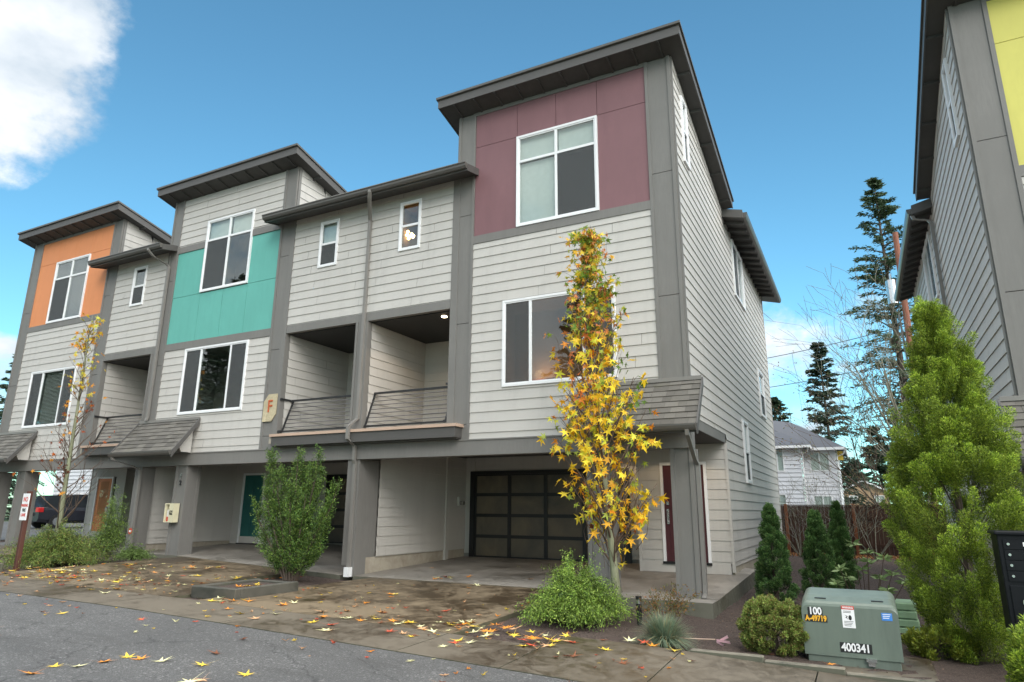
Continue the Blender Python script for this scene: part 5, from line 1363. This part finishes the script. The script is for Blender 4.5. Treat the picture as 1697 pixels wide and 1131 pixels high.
def drifts():
    t=MB(); r=random.Random(5)
    spec=[(-58,.42),(-38,.20),(-20,.82),(8,.28),(38,.98),(62,.34),(90,1.05),(118,.34),(142,.98),(172,.28),(200,.82),(218,.20),(238,.42),(270,.1)]
    for k in range(430):
        u=r.random()
        if u<.36: x=r.uniform(-14.4,-8.6); y=r.triangular(-6.0,-.6,-4.2)
        elif u<.50: x=r.uniform(-17,-12); y=r.uniform(-6.0,-3.6)
        elif u<.72: x=r.uniform(-7.4,-2.4); y=r.triangular(-6.05,0,-5.0)
        elif u<.88: x=r.uniform(-3,.9); y=r.triangular(-6.0,-3.9,-4.2)
        else: x=r.uniform(-11,2); y=-6.15-abs(r.gauss(0,.5))
        if u>.88: z=pav(x,y)+.012
        elif -3<x<.6 and y>-4.8 and x>-2.45: z=bed(x,y)+.03
        else: z=pav(x,y)+.022
        sc=r.uniform(.035,.085); a0=r.uniform(0,6.28); cu=r.uniform(-.3,.9); sq=r.uniform(.45,1); c=list(LC.values())[r.choice([0,0,1,2,2,3,4,4,5,5])]; b=r.uniform(.6,1.05)
        pts=[(x,y,z)]
        for a,q in spec:
            an=RAD(a)+a0; px=math.cos(RAD(a))*q; py=math.sin(RAD(a))*q*sq
            pts.append((x+sc*(px*math.cos(a0)-py*math.sin(a0)),y+sc*(px*math.sin(a0)+py*math.cos(a0)),z+.002+max(0,sc*cu*px*px)+sc*.2*r.random()))
        n=len(spec); t.add(pts,[(0,1+i,1+(i+1)%n) for i in range(n)],(c[0]*b,c[1]*b,c[2]*b,1))
    tag(t.build('small_leaf_scatter',M['autumn']),'small curled and broken autumn leaves scattered over the damp paving','leaf scatter',kind='stuff')
drifts()
def litter():
    """brown leaf litter along the foot of the fence"""
    t=MB()
    for k in range(1500):
        x=random.uniform(-.3,7); y=random.uniform(14.6,16.3); z=bed(x,y)+.02; s=random.uniform(.05,.10); a=random.random()*6.28; b=random.uniform(.5,1.3)
        c=(.30*b,.10*b,.03*b,1) if random.random()<.7 else (.35*b,.2*b,.06*b,1)
        t.add([(x,y,z),(x+s*math.cos(a),y+s*math.sin(a),z+.03),(x+s*.5*math.cos(a)-s*.5*math.sin(a),y+s*.5*math.sin(a)+s*.5*math.cos(a),z+.05)],[(0,1,2)],c)
    for k in range(900):
        x=random.uniform(.4,3.8); y=random.uniform(-3.9,14); z=bed(x,y)+.012; s=random.uniform(.015,.045); a=random.random()*6.28; b=random.uniform(.3,1.3)
        t.add([(x,y,z),(x+s*math.cos(a),y+s*math.sin(a),z+.012),(x+s*.4*math.cos(a)-s*.3*math.sin(a),y+s*.4*math.sin(a)+s*.3*math.cos(a),z+.016)],[(0,1,2)],(.20*b,.13*b,.09*b,1))
    tag(t.build('leaf_litter',M['leaf']),'brown leaf litter and bark chips on the bed and at the fence foot','leaf litter',kind='stuff')
litter()

# ------------------------------------------------------------------ sky, sun, camera
w = bpy.data.worlds.new('World'); scene.world = w; w.use_nodes = True; nt = w.node_tree; nt.nodes.clear()
out = N(nt,'ShaderNodeOutputWorld'); bg = N(nt,'ShaderNodeBackground'); bg.inputs[1].default_value = .13
sky = N(nt,'ShaderNodeTexSky'); sky.sky_type = 'NISHITA'; sky.sun_disc = False
SUN_EL, SUN_AZ = RAD(34), RAD(147)      # azimuth clockwise from +Y
sky.sun_elevation = SUN_EL; sky.sun_rotation = SUN_AZ; sky.air_density = 1.0; sky.dust_density = .3; sky.ozone_density = 2.5
tc = N(nt,'ShaderNodeTexCoord')
def dirv(az, el): return (math.sin(az)*math.cos(el), math.cos(az)*math.cos(el), math.sin(el))
def blob(d, inner, outer):
    v = N(nt,'ShaderNodeVectorMath',operation='DOT_PRODUCT'); v.inputs[1].default_value = d; nt.links.new(tc.outputs['Generated'], v.inputs[0])
    r = N(nt,'ShaderNodeMapRange'); r.inputs[1].default_value = math.cos(outer); r.inputs[2].default_value = math.cos(inner); nt.links.new(v.outputs['Value'], r.inputs[0]); return r.outputs[0]
def mth(op, a, b):
    n = N(nt,'ShaderNodeMath',operation=op); n.use_clamp = False
    for i, v in enumerate((a,b)):
        if isinstance(v,(int,float)): n.inputs[i].default_value = v
        else: nt.links.new(v, n.inputs[i])
    return n.outputs[0]
def skynoise(scale, detail, rough, zs=2.0):
    mp = N(nt,'ShaderNodeMapping'); mp.inputs['Scale'].default_value = (1,1,zs); nt.links.new(tc.outputs['Generated'], mp.inputs[0])
    n = N(nt,'ShaderNodeTexNoise'); n.inputs['Scale'].default_value = scale; n.inputs['Detail'].default_value = detail; n.inputs['Roughness'].default_value = rough
    nt.links.new(mp.outputs[0], n.inputs['Vector']); return n.outputs['Fac']
n1 = skynoise(5.5, 9, .6, 1.4); n2 = skynoise(2.2, 6, .55)
def mx_all(l):
    a = l[0]
    for b in l[1:]: a = mth('MAXIMUM', a, b)
    return a
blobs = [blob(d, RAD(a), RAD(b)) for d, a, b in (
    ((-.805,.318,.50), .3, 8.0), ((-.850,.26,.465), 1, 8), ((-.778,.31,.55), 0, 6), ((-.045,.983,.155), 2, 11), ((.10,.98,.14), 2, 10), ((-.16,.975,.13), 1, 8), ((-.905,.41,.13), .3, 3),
    ((-.563,.687,.458), 0, 1.6), ((-.735,.41,.538), 0, 1.5), ((-.3,-.85,.42), 6, 38), ((.55,-.75,.5), 6, 34), ((-.70,-.66,.27), 4, 18), ((-.86,-.42,.30), 4, 15), ((0,0,1), 10, 42), ((1,-.1,.35), 10, 42), ((-.66,-.2,.72), 6, 22), ((.6,.45,.7), 4, 22))]  # later entries: unseen clouds added for fill light and window reflections
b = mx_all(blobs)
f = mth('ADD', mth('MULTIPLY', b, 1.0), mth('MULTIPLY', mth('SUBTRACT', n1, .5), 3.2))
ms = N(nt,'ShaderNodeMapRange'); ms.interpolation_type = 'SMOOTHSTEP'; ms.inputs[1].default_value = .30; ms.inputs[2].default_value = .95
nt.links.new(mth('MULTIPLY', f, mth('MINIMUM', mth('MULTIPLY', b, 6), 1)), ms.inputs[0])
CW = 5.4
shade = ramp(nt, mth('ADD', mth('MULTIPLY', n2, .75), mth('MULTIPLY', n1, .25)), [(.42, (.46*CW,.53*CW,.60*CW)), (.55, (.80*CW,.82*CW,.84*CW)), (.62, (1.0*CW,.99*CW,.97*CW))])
fill_mask = mx_all([blob((0,.0,1), RAD(15), RAD(44)), blob((1,-.1,.45), RAD(10), RAD(42)), blob((-.66,-.2,.72), RAD(6), RAD(18))]); shade = mixc(nt, fill_mask, shade, (3.6*CW,3.55*CW,3.43*CW))  # unseen clouds overhead and at the sides, brightened as added fill light
# richer blue for the clear part of the sky
hs = N(nt,'ShaderNodeHueSaturation'); hs.inputs['Saturation'].default_value = 1.0; hs.inputs['Value'].default_value = 1.0
tn = N(nt,'ShaderNodeMix'); tn.data_type='RGBA'; tn.blend_type='MULTIPLY'; tn.inputs[0].default_value=1; tn.inputs[7].default_value=(.515,.84,.80,1); nt.links.new(sky.outputs[0], tn.inputs[6]); nt.links.new(tn.outputs[2], hs.inputs['Color'])
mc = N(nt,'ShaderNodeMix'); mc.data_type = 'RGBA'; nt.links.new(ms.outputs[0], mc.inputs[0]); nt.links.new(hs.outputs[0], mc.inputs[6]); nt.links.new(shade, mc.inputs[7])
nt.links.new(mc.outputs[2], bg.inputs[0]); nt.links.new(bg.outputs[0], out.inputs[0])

sun = bpy.data.lights.new('sun','SUN'); sun.energy = .75; sun.angle = RAD(24); sun.color = (1,.96,.90)
so = bpy.data.objects.new('sun', sun); COL.objects.link(so)
so.rotation_euler = Vector((-math.sin(SUN_AZ)*math.cos(SUN_EL), -math.cos(SUN_AZ)*math.cos(SUN_EL), -math.sin(SUN_EL))).to_track_quat('-Z','Y').to_euler()

cam = bpy.data.cameras.new('camera'); co = bpy.data.objects.new('camera', cam); COL.objects.link(co); scene.camera = co
cam.sensor_width = 36; cam.lens = 36*1099.83/1697; cam.clip_end = 3000; cam.clip_start = .05
Rm = Matrix(((.88895,.45795,.0069),(-.10704,.22239,-.96906),(-.44532,.86071,.24672)))
co.matrix_world = Matrix.Translation((2.8964,-13.4154,1.6)) @ Matrix((Rm[0], -Rm[1], -Rm[2])).transposed().to_4x4()
scene.view_settings.view_transform = 'Standard'; scene.view_settings.look = 'None'; scene.view_settings.exposure = EXPO
scene.cycles.max_bounces = 6; scene.cycles.transparent_max_bounces = 12; scene.cycles.use_denoising = True
scene.cycles.sample_clamp_indirect = 6
